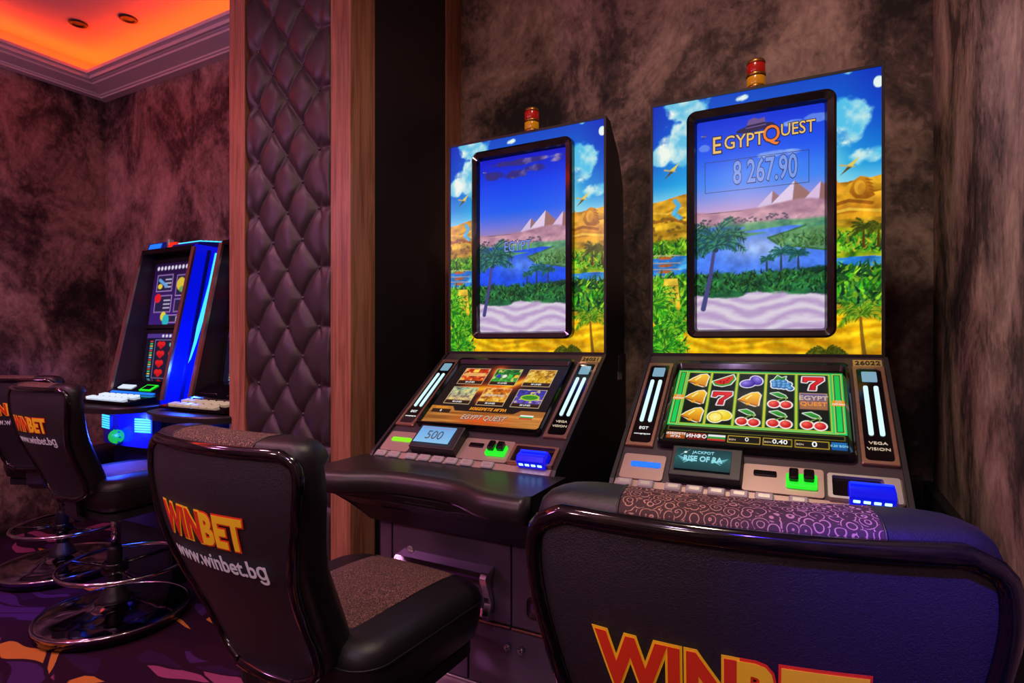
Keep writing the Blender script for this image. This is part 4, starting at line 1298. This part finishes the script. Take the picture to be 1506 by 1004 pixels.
    if kind == 'right':
        text('jackpot_word', 'JACKPOT', 0.012, 'text_cyan', lcd, SLOPE, (-0.102, -0.427), h=0.0358)
        text('jackpot_name', 'RISE OF RA', 0.023, 'text_cyan', lcd, SLOPE, (-0.102, -0.448), h=0.0358, off=0.0006, sx=0.8)
    else:
        text('bet_number', '500', 0.050, 'text_grey', lcd, SLOPE, (-0.102, -0.452), h=0.0358, off=0.0, sx=0.85)
    sbox('card_slot', 0.012, 0.062, -0.455, -0.438, 0.003, 0.007, 'black_gloss', t, 0.003)
    rd = empty('card_reader', (0, 0, 0)); rd.parent = t
    slab('reader_light', rrect(0.082, 0.146, -0.482, -0.444, 0.005, 3), 0.003, 0.012, 'led_green', rd, SLOPE)
    sbox('reader_jaw', 0.088, 0.108, -0.470, -0.438, 0.010, 0.026, 'black_gloss', rd, 0.004)
    sbox('reader_jaw', 0.118, 0.140, -0.468, -0.440, 0.010, 0.028, 'black_gloss', rd, 0.004)
    ac = empty('bill_acceptor', (0, 0, 0)); ac.parent = t
    ring_frame('acceptor_frame', rrect(0.165, 0.308, -0.504, -0.432, 0.006, 3), rrect(0.176, 0.270 if kind == 'right' else 0.296, -0.496, -0.440, 0.004, 3), [(0, 0.0), (0, 0.010), (0.1, 0.013), (0.9, 0.013), (1, 0.002)], 'silver_plate' if kind == 'right' else 'copper_trim', ac, SLOPE)
    sbox('acceptor_mouth', 0.174, 0.298, -0.498, -0.438, -0.004, 0.004, 'black_gloss', ac)
    prism('acceptor_lip', [(-0.512, 0.004), (-0.512, 0.030), (-0.498, 0.040), (-0.468, 0.030), (-0.462, 0.004)], 0.205, 0.290, 'blue_acrylic', ac, Matrix(SLOPE), 0.002)
    for k in range(4):
        sbox('acceptor_light', 0.212 + k * 0.019, 0.225 + k * 0.019, -0.5135, -0.508, 0.014, 0.022, 'led_blue_white', ac, 0.001, 1)
    sbox('acceptor_bar', 0.208, 0.287, -0.478, -0.473, 0.034, 0.0375, 'led_blue', ac, 0.001, 1)
    # key row
    sbox('key_rail', -0.312, 0.305, -0.532, -0.504, -0.006, 0.002, 'beige_metal', t, 0.001, 1)
    for x, mt in ((-0.285, 'k'), (-0.232, 'k'), (-0.165, 'k'), (-0.115, 'k'), (-0.065, 'k'), (-0.015, 'k'), (0.038, 'k'), (0.108, 'k')):
        kb = box('key', x - 0.020, x + 0.020, -0.529, -0.506, 0.001, 0.010, 'key_grey', t, 0.003, 1, SLOPE)
        slab('key_legend', rrect(x - 0.012, x + 0.012, -0.522, -0.512, 0.002, 2), 0.0101, 0.0106, 'silver_plate', kb, SLOPE)
    # player's shelf with a cut-away front edge and padded roll
    nst = 49
    xs = [-0.352 + 0.704 * i / (nst - 1) for i in range(nst)]
    v, f = [], []
    for x in xs:
        yf = table_front(x)
        v += [(x, -0.432, 0.921), (x, yf + 0.050, 0.919), (x, yf + 0.050, 0.866), (x, -0.400, 0.866)]
    for i in range(nst - 1):
        f += [(4 * i + k, 4 * i + (k + 1) % 4, 4 * i + 4 + (k + 1) % 4, 4 * i + 4 + k) for k in range(4)]
    f += [(0, 1, 2, 3), tuple(4 * (nst - 1) + k for k in range(4))]
    mesh('shelf_top', v, f, 'table_laminate', t)
    v, f = [], []
    cs = [(0.052, 0.9195), (0.034, 0.922), (0.018, 0.919), (0.006, 0.908), (0.0, 0.892), (0.003, 0.874), (0.014, 0.861), (0.030, 0.856), (0.052, 0.860)]
    m_ = len(cs)
    for x in xs:
        yf = table_front(x)
        e = 1.0 if abs(x) < 0.345 else 0.4
        v += [(x, yf + dy + (0.004 if e < 1 else 0), z) for dy, z in cs]
    for i in range(nst - 1):
        f += [(m_ * i + k, m_ * i + k + 1, m_ * i + m_ + k + 1, m_ * i + m_ + k) for k in range(m_ - 1)]
    f += [tuple(range(m_)), tuple(m_ * (nst - 1) + k for k in range(m_))]
    mesh('armrest_pad', v, f, 'leather_arm', t, True)
    hs = prism('shelf_housing', [(-0.400, 0.866), (-0.620, 0.864), (-0.600, 0.836), (-0.520, 0.790), (-0.430, 0.712), (-0.400, 0.708)], -0.335, 0.335, 'black_plastic', t, bev=0.004)
    box('vent_slit', -0.20, -0.10, -0.5305, -0.527, 0.7915, 0.794, 'charcoal_metal', hs)
    for (x0, x1, y, z) in ((-0.31, 0.10, -0.596, 0.834), (-0.05, 0.05, -0.605, 0.845)):
        box('seam', x0, x1, y - 0.004, y + 0.004, z, z + 0.0025, 'charcoal_metal', hs)
    lk = lathe('housing_lock', [(0.002, 0.0), (0.008, 0.0), (0.008, 0.010), (0.005, 0.014), (0.001, 0.014)], 'chrome', t, 14, Matrix.Translation((0.318, -0.555, 0.826)) @ Matrix.Rotation(math.radians(125), 4, 'X'))
    tgp = box('warning_tag', 0.336, 0.338, -0.560, -0.526, 0.822, 0.848, 'yellow_tag', t, 0.0005)
    tube('tag_loop', [(0.337, -0.548, 0.847), (0.338, -0.556, 0.858), (0.338, -0.540, 0.860), (0.337, -0.538, 0.848)], 0.0009, 'chrome', tgp, 6)
    # cabinet doors below
    yd = -0.396
    def door(x0, x1, z0, z1, nm='cabinet_door', mat='door_metal'):
        return box(nm, x0, x1, yd - 0.008, yd, z0, z1, mat, t, 0.002, 1)
    d1 = door(-0.262, 0.168, 0.470, 0.704); d2 = door(0.173, 0.314, 0.470, 0.704); d3 = door(-0.262, 0.022, 0.279, 0.458); d4 = door(0.028, 0.314, 0.279, 0.458)
    door(-0.314, -0.267, 0.279, 0.704, 'cabinet_stile')
    box('door_strip', -0.262, 0.168, yd - 0.013, yd - 0.001, 0.461, 0.467, 'copper_trim', t, 0.001)
    box('door_strip', 0.173, 0.314, yd - 0.013, yd - 0.001, 0.461, 0.467, 'copper_trim', t, 0.001)
    box('kick_strip', -0.314, 0.314, yd - 0.012, yd, 0.271, 0.277, 'silver_plate', t, 0.001)
    def disc(nm, x, z, r, mat, par, dep=0.008):
        return lathe(nm, [(0.001, 0), (r, 0), (r, dep * .7), (r * .85, dep), (0.001, dep)], mat, par, 18, Matrix.Translation((x, yd - 0.008, z)) @ Matrix.Rotation(math.radians(90), 4, 'X'))
    for x in (0.162, 0.206):
        l = disc('door_lock', x, 0.410, 0.010, 'chrome', d4, 0.012); disc('keyway', x, 0.410, 0.003, 'black_gloss', l, 0.0135)
    disc('round_lock', -0.190, 0.626, 0.014, 'silver_plate', d1, 0.004)
    disc('speaker_hole', 0.245, 0.610, 0.017, 'purple_lens', d2, 0.003)
    slab('card_window', rrect(0.222, 0.272, 0.505, 0.568, 0.018, 5), 0, 0.004, 'dark_chrome', d2, Matrix.Translation((0, yd - 0.008, 0)) @ FRONT)
    disc('window_lens', 0.250, 0.540, 0.015, 'purple_lens', d2, 0.009)
    # chrome coin tray projecting from the upper door
    ct = empty('coin_tray', (0, 0, 0)); ct.parent = t
    prism('tray_rail', [(yd - 0.008, 0.628), (yd - 0.050, 0.622), (yd - 0.060, 0.612), (yd - 0.056, 0.604), (yd - 0.046, 0.612), (yd - 0.008, 0.616)], -0.215, 0.100, 'chrome', ct)
    prism('tray_bracket', [(yd - 0.008, 0.632), (yd - 0.052, 0.624), (yd - 0.064, 0.610), (yd - 0.030, 0.530), (yd - 0.050, 0.500), (yd - 0.044, 0.486), (yd - 0.008, 0.478), (yd - 0.008, 0.498), (yd - 0.034, 0.503), (yd - 0.014, 0.532), (yd - 0.044, 0.606), (yd - 0.008, 0.618)], 0.096, 0.118, 'chrome', ct, bev=0.0015)
    prism('tray_dish', [(yd - 0.008, 0.490), (yd - 0.040, 0.492), (yd - 0.046, 0.520), (yd - 0.042, 0.520), (yd - 0.036, 0.498), (yd - 0.008, 0.496)], -0.215, 0.096, 'dark_chrome', ct)
    # latch on the outer side
    lt = box('side_latch', HW + 0.005, HW + 0.009, 0.105, 0.150, 1.182, 1.236, 'charcoal_metal', t, 0.001)
    box('latch_label', HW + 0.005, HW + 0.007, 0.105, 0.148, 1.150, 1.178, 'silver_plate', lt)
    return t

plain('charcoal_fascia', srgb(64, 52, 60), 0.42, metal=0.2)
plain('door_metal', srgb(120, 104, 128), 0.36, metal=0.25)
plain('purple_lens', srgb(96, 60, 110), 0.25)
glow('icon_lcd', srgb(130, 176, 200), 0.85)

slot_machine(-0.948, 0.0, 'left', 'black slot machine with pyramid screen and game menu, beside the upholstered pillar')
slot_machine(-0.1605, math.radians(1.6), 'right', 'black slot machine with fruit reels and jackpot amount, nearest the right wall')

def machine_stand(cx, rz, label):
    t = empty('machine_stand', (cx, 1.85, 0), rz)
    tag(t, label, 'stand', 'stands under the Egyptian slot machines')
    box('plinth', -0.30, 0.30, -0.36, 0.20, 0.0, 0.250, 'black_matte', t, 0.004)
    box('top_board', -0.335, 0.335, -0.475, 0.22, 0.250, 0.269, 'pink_laminate', t, 0.003)
    box('foot_strip', -0.31, 0.31, -0.372, -0.361, 0.0, 0.05, 'charcoal_metal', t, 0.002)
machine_stand(-0.948, 0.0, 'low dark stand with pale top board under the game menu machine')
machine_stand(-0.1605, math.radians(1.6), 'low dark stand with pale top board under the fruit reel machine')

# ------------------------------------------------------------------ slant-cabinet machines in the left bay
def blue_machine(cx, label, lit):
    t = empty('slant_slot_machine', (cx, 1.75, 0))
    tag(t, label, 'slot machine', 'slant cabinets in the left bay')
    hw = 0.26
    side = [(0.0, 0.93), (0.0, 0.985), (0.175, 1.800), (0.190, 1.815), (0.46, 1.815), (0.46, 0.93)]
    for sgn in (-1, 1):
        x0, x1 = sorted((sgn * hw, sgn * (hw - 0.022)))
        sp = prism('side_panel', side, x0, x1, ('blue_acrylic' if lit else 'dark_blue_shell') if sgn > 0 else 'charcoal_metal', t)
        edge = [(-0.004, 0.985), (0.171, 1.803), (0.183, 1.800), (0.010, 0.985)]
        prism('edge_trim', edge, x0 - 0.002, x1 + 0.002, 'copper_trim', t)
        if sgn > 0:
            # curved light strip on the outer cheek
            pts = [(hw + 0.002, 0.300, 1.78), (hw + 0.002, 0.262, 1.60), (hw + 0.002, 0.212, 1.42), (hw + 0.002, 0.168, 1.28), (hw + 0.002, 0.128, 1.16), (hw + 0.002, 0.112, 1.10)]
            tube('light_strip', pts, 0.012, 'led_cyan' if lit else 'dark_chrome', sp, 8, rs=[0.009, 0.011, 0.012, 0.012, 0.008, 0.003])
            prism('cheek_rib', [(0.085, 0.985), (0.245, 1.79), (0.262, 1.79), (0.102, 0.985)], hw - 0.001, hw + 0.010, 'blue_shell' if lit else 'black_plastic', sp)
    iw = hw - 0.022
    # recess lining and screens, leaning back with the cabinet
    lean = Matrix.Translation((0, 0.16, 0.985)) @ Matrix.Rotation(math.radians(-7), 4, 'X') @ FRONT
    prism('screen_backing', [(0.165, 0.985), (0.265, 1.790), (0.455, 1.790), (0.455, 0.94), (0.165, 0.94)], -iw, iw, 'black_matte', t)
    for nm, key, fn, z0, z1 in (('upper_screen', 'blue_upper', paint_upper_blue, 0.40, 0.765), ('lower_screen', 'blue_lower', paint_lower_blue, 0.03, 0.355)):
        me = cmesh(key, art(key, fn), -0.225, z0, 0.45, z1 - z0)
        if not me.materials:
            me.transform(lean @ Matrix.Translation((0, 0, 0.006))); me.materials.append(MATS['display'])
        sc = bpy.data.objects.new(nm, me); COL.objects.link(sc); sc.parent = t
        ring_frame('screen_surround', [(-iw, z0 - 0.02), (iw, z0 - 0.02), (iw, z1 + 0.015), (-iw, z1 + 0.015)], [(-0.224, z0 + 0.002), (0.224, z0 + 0.002), (0.224, z1 - 0.002), (-0.224, z1 - 0.002)], [(0, 0.0), (0, 0.010), (1, 0.010), (1, 0.004)], 'black_plastic', sc, lean)
    prism('hood', [(0.170, 1.790), (0.176, 1.815), (0.460, 1.815), (0.460, 1.790)], -iw, iw, 'black_gloss', t)
    # vented light box and small sign on the roof
    lb = empty('roof_light', (0, 0, 0)); lb.parent = t
    prism('light_housing', [(0.19, 1.815), (0.20, 1.832), (0.36, 1.850), (0.46, 1.850), (0.46, 1.815)], 0.02, hw, 'blue_shell' if lit else 'black_plastic', lb, bev=0.003)
    for k in range(5):
        yk = 0.212 + 0.030 * k
        prism('light_louvre', [(yk, 1.8345 + 0.0034 * k), (yk + 0.002, 1.842 + 0.0034 * k), (yk + 0.018, 1.844 + 0.0034 * k), (yk + 0.018, 1.836 + 0.0034 * k)], 0.05, hw - 0.015, 'led_cyan' if lit else 'dark_chrome', lb)
    sgn_ = empty('roof_sign', (0, 0, 0)); sgn_.parent = t
    prism('sign_box', [(0.20, 1.815), (0.215, 1.860), (0.30, 1.860), (0.31, 1.815)], -0.235, -0.06, 'blue_shell', sgn_, bev=0.003)
    prism('sign_face', [(0.198, 1.824), (0.2095, 1.853), (0.2120, 1.853), (0.2010, 1.824)], -0.215, -0.10, 'led_skyblue' if lit else 'dark_chrome', sgn_)
    box('sign_post', -0.055, -0.035, 0.21, 0.24, 1.812, 1.872, 'silver_plate', sgn_, 0.002)
    prism('sign_lamp', [(0.20, 1.816), (0.21, 1.852), (0.28, 1.846), (0.29, 1.816)], -0.030, 0.030, 'red_acrylic', sgn_, bev=0.003)
    # console: key panel, rounded shelf
    kp = prism('key_panel', [(-0.150, 0.972), (-0.155, 0.985), (-0.02, 1.005), (0.10, 1.070), (0.165, 1.080), (0.165, 0.95)], -iw, iw, 'black_gloss', t)
    for r_ in range(2):
        for k in range(6):
            x = -0.17 + 0.058 * k
            y0 = -0.138 + 0.062 * r_
            z = 0.985 + (y0 + 0.155) * 0.148
            prism('key', [(y0, z + 0.001), (y0, z + 0.010), (y0 + 0.032, z + 0.015), (y0 + 0.032, z + 0.006)], x - 0.019, x + 0.019, 'key_lit' if lit else 'key_amber', kp)
    M2 = Matrix.Translation((0, -0.02, 1.006)) @ Matrix.Rotation(math.radians(28.4), 4, 'X')
    for (x0, x1, s0, s1, mt) in ((-0.20, -0.07, 0.050, 0.085, 'key_lit'), (0.02, 0.12, 0.040, 0.095, 'led_green'), (0.035, 0.105, 0.050, 0.085, 'black_gloss'), (-0.20, 0.20, 0.006, 0.022, 'led_skyblue')):
        top = 0.006 if mt == 'black_gloss' else 0.004
        box('status_panel', x0, x1, s0, s1, 0.0, top, mt if lit else 'dark_chrome', kp, 0.001, 1, M2)
    out = []
    for i in range(33):
        a = math.pi * i / 32
        out.append((-0.29 * math.cos(a), -0.10 - 0.165 * math.sin(a) ** 0.7))
    out = [(-0.29, 0.05)] + out + [(0.29, 0.05)]
    slab('shelf', out, 0.935, 0.965, 'table_laminate', t, None, 0.006)
    # bowed lower body with lit vents
    def bow(sc_): return [(-0.25 * sc_, 0.0)] + [(-0.25 * sc_ * math.cos(math.pi * i / 24), -0.015 - 0.045 * sc_ * math.sin(math.pi * i / 24)) for i in range(25)] + [(0.25 * sc_, 0.0)]
    slab('bowed_front', bow(1.0), 0.740, 0.935, 'blue_shell' if lit else 'dark_blue_shell', t)
    box('cabinet', -0.25, 0.25, 0.03, 0.46, 0.30, 0.930, 'dark_blue_shell', t, 0.004)
    box('plinth', -0.24, 0.24, 0.06, 0.46, 0.0, 0.300, 'black_matte', t, 0.004)
    for xc in (-0.155, 0.180):
        vt = empty('lit_vent', (0, 0, 0)); vt.parent = t
        ang = math.asin(max(-1, min(1, xc / 0.25)))
        yv = -0.015 - 0.045 * math.cos(ang)
        Mv = Matrix.Translation((xc, yv, 0.852)) @ Matrix.Rotation(ang * 0.25, 4, 'Z')
        box('vent_frame', -0.062, 0.062, -0.006, 0.02, -0.040, 0.040, 'blue_shell', vt, 0.003, 1, Mv)
        for k in range(6):
            zz = -0.031 + 0.0125 * k
            box('vent_slat', -0.052, 0.052, -0.010, 0.0, zz, zz + 0.008, 'led_cyan' if lit else 'dark_chrome', vt, 0.0, 1, Mv)
    return t
m1 = blue_machine(-3.235, 'blue-lit slant slot machine with cyan light strip and vents', True)
m2 = blue_machine(-2.505, 'dark slant slot machine half hidden behind the upholstered pillar', False)
gl = empty('glow_ball', (0, -0.05, 0.7395)); gl.parent = m1; gl['label'] = 'round green glowing lamp'
bm = bmesh.new(); bmesh.ops.create_icosphere(bm, subdivisions=3, radius=0.036, matrix=Matrix.Translation((0, -0.035, 0.052)))
from_bm('globe', bm, 'led_ball', gl, True)
for k in range(9):
    a = 2 * math.pi * k / 9
    box('spark_stud', -0.004, 0.004, -0.05, -0.042, -0.004, 0.004, 'chrome', gl, 0.001, 1, Matrix.Translation((0.040 * math.cos(a), 0.006, 0.052 + 0.040 * math.sin(a))))
lathe('lamp_socket', [(0.020, 0.0), (0.022, 0.004), (0.016, 0.024), (0.012, 0.030)], 'dark_chrome', gl, 16, Matrix.Translation((0, 0.0, 0.052)) @ Matrix.Rotation(math.radians(90), 4, 'X'))

# ------------------------------------------------------------------ swivel chairs
def poly_interp(xs, ys):
    xs, ys = np.array(xs), np.array(ys)
    def f(z):
        i = int(np.clip(np.searchsorted(xs, z) - 1, 0, len(xs) - 2))
        h = xs[i + 1] - xs[i]; t = float(np.clip((z - xs[i]) / h, 0, 1))
        def sl(k):
            if k <= 0 or k >= len(xs) - 1: return 0 if k <= 0 else (ys[-1] - ys[-2]) / (xs[-1] - xs[-2])
            return (ys[k + 1] - ys[k - 1]) / (xs[k + 1] - xs[k - 1])
        m0, m1_ = sl(i) * h, sl(i + 1) * h
        return float((2 * t**3 - 3 * t**2 + 1) * ys[i] + (t**3 - 2 * t**2 + t) * m0 + (-2 * t**3 + 3 * t**2) * ys[i + 1] + (t**3 - t**2) * m1_)
    return f
BW = poly_interp([0.615, 0.632, 0.66, 0.75, 0.84, 0.92, 1.00, 1.05, 1.075, 1.09], [0.085, 0.125, 0.150, 0.162, 0.176, 0.198, 0.217, 0.221, 0.213, 0.185])
BY = poly_interp([0.615, 0.70, 0.80, 0.88, 0.96, 1.03, 1.09], [-0.205, -0.230, -0.278, -0.312, -0.332, -0.340, -0.338])
BOW = 0.75
def back_y(x, z): return BY(min(z, 1.09)) + BOW * x * x

def build_chair(fabric):
    t = empty('swivel_chair', (0, 0, 0))
    # rear shell of the backrest
    nz, nx = 30, 21
    zs = [0.615 + (1.09 - 0.615) * (0.5 - 0.5 * math.cos(math.pi * i / (nz - 1))) for i in range(nz)]
    v, f = [], []
    for z in zs:
        w = BW(z)
        for k in range(nx):
            x = w * (-1 + 2 * k / (nx - 1))
            v.append((x, back_y(x, z), z))
    for i in range(nz - 1):
        for k in range(nx - 1):
            f.append((i * nx + k, i * nx + k + 1, (i + 1) * nx + k + 1, (i + 1) * nx + k))
    sh = mesh('back_shell', v, f, 'leather_black', t, True)
    loop = [v[k] for k in range(nx)] + [v[i * nx + nx - 1] for i in range(1, nz)] + [v[(nz - 1) * nx + k] for k in range(nx - 2, -1, -1)] + [v[i * nx] for i in range(nz - 2, 0, -1)]
    tube('shell_rim', [(x, y + 0.002, z) for x, y, z in loop], 0.0115, 'black_gloss', t, 8, True)
    # lettering across the shell
    LS = 1.06
    def wrap(lift):
        return lambda co: Vector((co.x, back_y(co.x, co.y) - lift - co.z, co.y))
    for body, fill, edge, x in (('WIN', 'red_thread', 'yellow_thread', -0.143), ('BET', 'yellow_thread', 'red_thread', -0.007)):
        text('logo_outline', body, 0.080, edge, sh, None, (x, 0.940), 'LEFT', 0.0003, 0.0064, 0.82, fn=wrap(0.0026), spacing=LS)
        text('logo_lettering', body, 0.080, fill, sh, None, (x, 0.940), 'LEFT', 0.0003, 0.0034, 0.82, fn=wrap(0.0038), spacing=LS)
    text('web_address', 'www.winbet.b\u0261', 0.046, 'white_thread', sh, None, (0.006, 0.878), 'CENTER', 0.0003, 0.0008, 0.92, fn=wrap(0.0045))
    # cushion on the front of the shell, rolled over the top
    lev = []
    for i in range(16):
        z = 0.636 + (1.065 - 0.636) * i / 15
        lev.append((z, BW(z) + 0.003, 0.006, 0.070 + 0.034 * math.sin(math.pi * (i + 4) / 20)))
    for z, ins, r0, th in ((1.080, 0.001, 0.004, 0.098), (1.094, 0.005, 0.005, 0.094), (1.105, 0.014, 0.013, 0.080), (1.111, 0.027, 0.027, 0.055), (1.113, 0.040, 0.041, 0.030)):
        lev.append((z, 0.221 - ins * 1.3, r0, th))
    xs_t = [-1, -0.94, -0.82, -0.7, -0.5605, -0.35, -0.12, 0.12, 0.35, 0.5605, 0.7, 0.82, 0.94, 1]
    K = len(xs_t)
    R_, F_ = [], []
    for (z, w, r0, th) in lev:
        rr, ff = [], []
        for k, q in enumerate(xs_t):
            x = math.copysign(0.1239 + (abs(q) - 0.5605) / 0.4395 * (w - 0.1239), q) if abs(q) > 0.57 else q * 0.221
            yb = back_y(x, min(z, 1.09)) + r0
            edge = max(0.0, (abs(q) - 0.7) / 0.3)
            rr.append((x, yb, z)); ff.append((x, yb + th * (1 - 0.35 * edge ** 2), z))
        R_.append(rr); F_.append(ff)
    def add(vv, ff, quad):
        b = len(vv); vv += quad; ff.append(tuple(range(b, b + len(quad))))
    lv, lf, fv, fff = [], [], [], []
    n_l = len(lev)
    for i in range(n_l - 1):
        for k in range(K - 1):
            fab = 4 <= k < 9
            add(*( (fv, fff) if fab else (lv, lf)), [F_[i][k], F_[i + 1][k], F_[i + 1][k + 1], F_[i][k + 1]])
            fabr = fab and lev[i][0] > 1.07
            add(*((fv, fff) if fabr else (lv, lf)), [R_[i][k], R_[i][k + 1], R_[i + 1][k + 1], R_[i + 1][k]])
        for k, sg in ((0, -1), (K - 1, 1)):
            a0, a1, b0, b1 = R_[i][k], R_[i + 1][k], F_[i][k], F_[i + 1][k]
            m0 = ((a0[0] + b0[0]) / 2 + sg * 0.007, (a0[1] + b0[1]) / 2, a0[2]); m1_ = ((a1[0] + b1[0]) / 2 + sg * 0.007, (a1[1] + b1[1]) / 2, a1[2])
            add(lv, lf, [a0, a1, m1_, m0]); add(lv, lf, [m0, m1_, b1, b0])
            if i == 0: add(lv, lf, [a0, m0, b0])
            if i == n_l - 2: add(lv, lf, [a1, m1_, b1])
    for i in (0, n_l - 1):
        for k in range(K - 1):
            add(*((fv, fff) if (4 <= k < 9 and i) else (lv, lf)), [R_[i][k], R_[i][k + 1], F_[i][k + 1], F_[i][k]])
    def weld(name, vv, ff, mat):
        me = bpy.data.meshes.new(name); me.from_pydata(vv, [], ff)
        bm = bmesh.new(); bm.from_mesh(me)
        bmesh.ops.remove_doubles(bm, verts=bm.verts, dist=0.00005)
        bmesh.ops.recalc_face_normals(bm, faces=bm.faces)
        bm.to_mesh(me); bm.free()
        return link(name, me, mat, t, True)
    weld('back_cushion', lv, lf, 'leather_smooth')
    fp = weld('back_fabric', fv, fff, fabric)
    # seams beside the fabric
    for k in (4, 9):
        pts = [R_[i][k] for i in range(n_l) if lev[i][0] > 1.07] + [F_[i][k] for i in range(n_l - 1, 3, -1)]
        tube('seam', pts, 0.0016, 'leather_smooth', fp, 5)
    # seat
    def seat_top(x, y): return 0.690 + 0.006 * (1 - (x / 0.235) ** 2) - 0.012 * max(0, (y - 0.1) / 0.17) ** 2
    rings = [(-0.135, 0.030), (-0.125, 0.012), (-0.085, 0.004), (-0.040, 0.0), (-0.018, 0.006), (-0.006, 0.018), (0.0, 0.036)]
    v, f = [], []
    outl = rrect(-0.235, 0.235, -0.165, 0.285, 0.075, 8)
    cxs, cys = 0.0, 0.06
    n = len(outl)
    for dz, ins in rings:
        for x, y in outl:
            kx, ky = 1 - ins / 0.235, 1 - ins / 0.225
            X_, Y_ = cxs + (x - cxs) * kx, cys + (y - cys) * ky
            v.append((X_, Y_, (seat_top(X_, Y_) + dz) if dz > -0.05 else 0.686 + dz))
    for i in range(len(rings) - 1):
        f += [(i * n + k, i * n + (k + 1) % n, (i + 1) * n + (k + 1) % n, (i + 1) * n + k) for k in range(n)]
    f.append(tuple(range(n))); 
    b = len(v); v.append((0, 0.06, seat_top(0, 0.06)))
    f += [((len(rings) - 1) * n + k, (len(rings) - 1) * n + (k + 1) % n, b) for k in range(n)]
    st_ = mesh('seat_cushion', v, f, 'leather_smooth', t, True)
    v, f = [], []
    gx, gy = 9, 13
    for j in range(gy):
        for i in range(gx):
            x = -0.135 + 0.27 * i / (gx - 1); y = -0.125 + 0.38 * j / (gy - 1)
            v.append((x, y, seat_top(x, y) + 0.0035 - (0.004 if i in (0, gx - 1) or j in (0, gy - 1) else 0)))
    f = [(j * gx + i, j * gx + i + 1, (j + 1) * gx + i + 1, (j + 1) * gx + i) for j in range(gy - 1) for i in range(gx - 1)]
    mesh('seat_fabric', v, f, 'speckle_fabric', t, True)
    tube('seat_piping', [(x * 1.0, cys + (y - cys) * 1.0, seat_top(x, y) - 0.040) for x, y in outl], 0.0020, 'leather_smooth', st_, 6, True)
    slab('seat_board', rrect(-0.21, 0.21, -0.14, 0.26, 0.06, 6), 0.515, 0.545, 'black_matte', t)
    # bracket carrying the backrest
    prism('back_bracket', [(-0.05, 0.514), (-0.05, 0.500), (-0.150, 0.500), (-0.178, 0.530), (-0.190, 0.660), (-0.178, 0.660), (-0.166, 0.535), (-0.144, 0.514)], -0.045, 0.045, 'charcoal_metal', t)
    # pedestal
    lathe('gas_lift', [(0.015, 0.34), (0.015, 0.515)], 'chrome', t, 18)
    lathe('column', [(0.030, 0.10), (0.030, 0.33), (0.027, 0.345), (0.017, 0.347)], 'black_plastic', t, 20)
    lathe('collar', [(0.050, 0.225), (0.054, 0.230), (0.054, 0.268), (0.050, 0.273), (0.036, 0.275), (0.036, 0.224)], 'black_gloss', t, 20)
    lathe('boot', [(0.072, 0.090), (0.062, 0.110), (0.044, 0.145), (0.036, 0.160), (0.034, 0.164)], 'black_plastic', t, 20)
    lathe('base_disc', [(0.296, 0.030), (0.300, 0.050), (0.285, 0.057), (0.200, 0.064), (0.130, 0.074), (0.090, 0.090), (0.080, 0.100)], 'dark_chrome', t, 56)
    c_ = [(0.300 * math.cos(2 * math.pi * k / 56), 0.300 * math.sin(2 * math.pi * k / 56), 0.050) for k in range(56)]
    tube('base_rim', c_, 0.0075, 'chrome', t, 8, True)
    lathe('base_skirt', [(0.285, 0.010), (0.296, 0.012), (0.296, 0.046), (0.285, 0.046)], 'black_gloss', t, 48)
    for k in range(4):
        a = math.radians(20 + 90 * k)
        lathe('foot_pad', [(0.022, 0.0), (0.024, 0.004), (0.022, 0.012)], 'black_matte', t, 12, Matrix.Translation((0.255 * math.cos(a), 0.255 * math.sin(a), 0)))
    ringp = []
    for k in range(56):
        a = 2 * math.pi * k / 56
        r = 0.262 + 0.020 * math.cos(a - math.pi / 2)
        ringp.append((r * math.cos(a), r * math.sin(a) + 0.03, 0.250))
    rg = tube('foot_ring', ringp, 0.0105, 'chrome', t, 10, True)
    for a in (math.radians(200), math.radians(-20), math.radians(90)):
        r = 0.262 + 0.020 * math.cos(a - math.pi / 2)
        tube('spoke', [(0.045 * math.cos(a), 0.045 * math.sin(a), 0.250), (r * math.cos(a), r * math.sin(a) + 0.03, 0.250)], 0.009, 'black_gloss', rg, 8)
    return t

chair = build_chair('scroll_fabric')
CHAIRS = [
    (-0.112, 0.925, 8.0, 'swivel chair nearest the camera, scroll-patterned fabric on its top, at the fruit reel machine'),
    (-0.975, 0.985, -2.3, 'swivel chair with red and yellow logo back and speckled seat, at the game menu machine'),
    (-2.87, 1.47, 2.0, 'swivel chair on a chrome disc base with foot ring, in front of the blue-lit machine'),
    (-3.75, 1.65, 25.0, 'farthest swivel chair, cut off by the left edge of the picture'),
]
for i, (x, y, a, lab) in enumerate(CHAIRS):
    o = chair if i == 0 else copy_tree(chair)
    o.location = (x, y, 0); o.rotation_euler = (0, 0, math.radians(a))
    tag(o, lab, 'chair', 'swivel casino chairs')
    if i:
        for ch in o.children:
            if ch.name.startswith('back_fabric'):
                if 'fab2' not in MESHES:
                    MESHES['fab2'] = ch.data.copy(); MESHES['fab2'].materials.clear(); MESHES['fab2'].materials.append(MATS['speckle_fabric'])
                ch.data = MESHES['fab2']
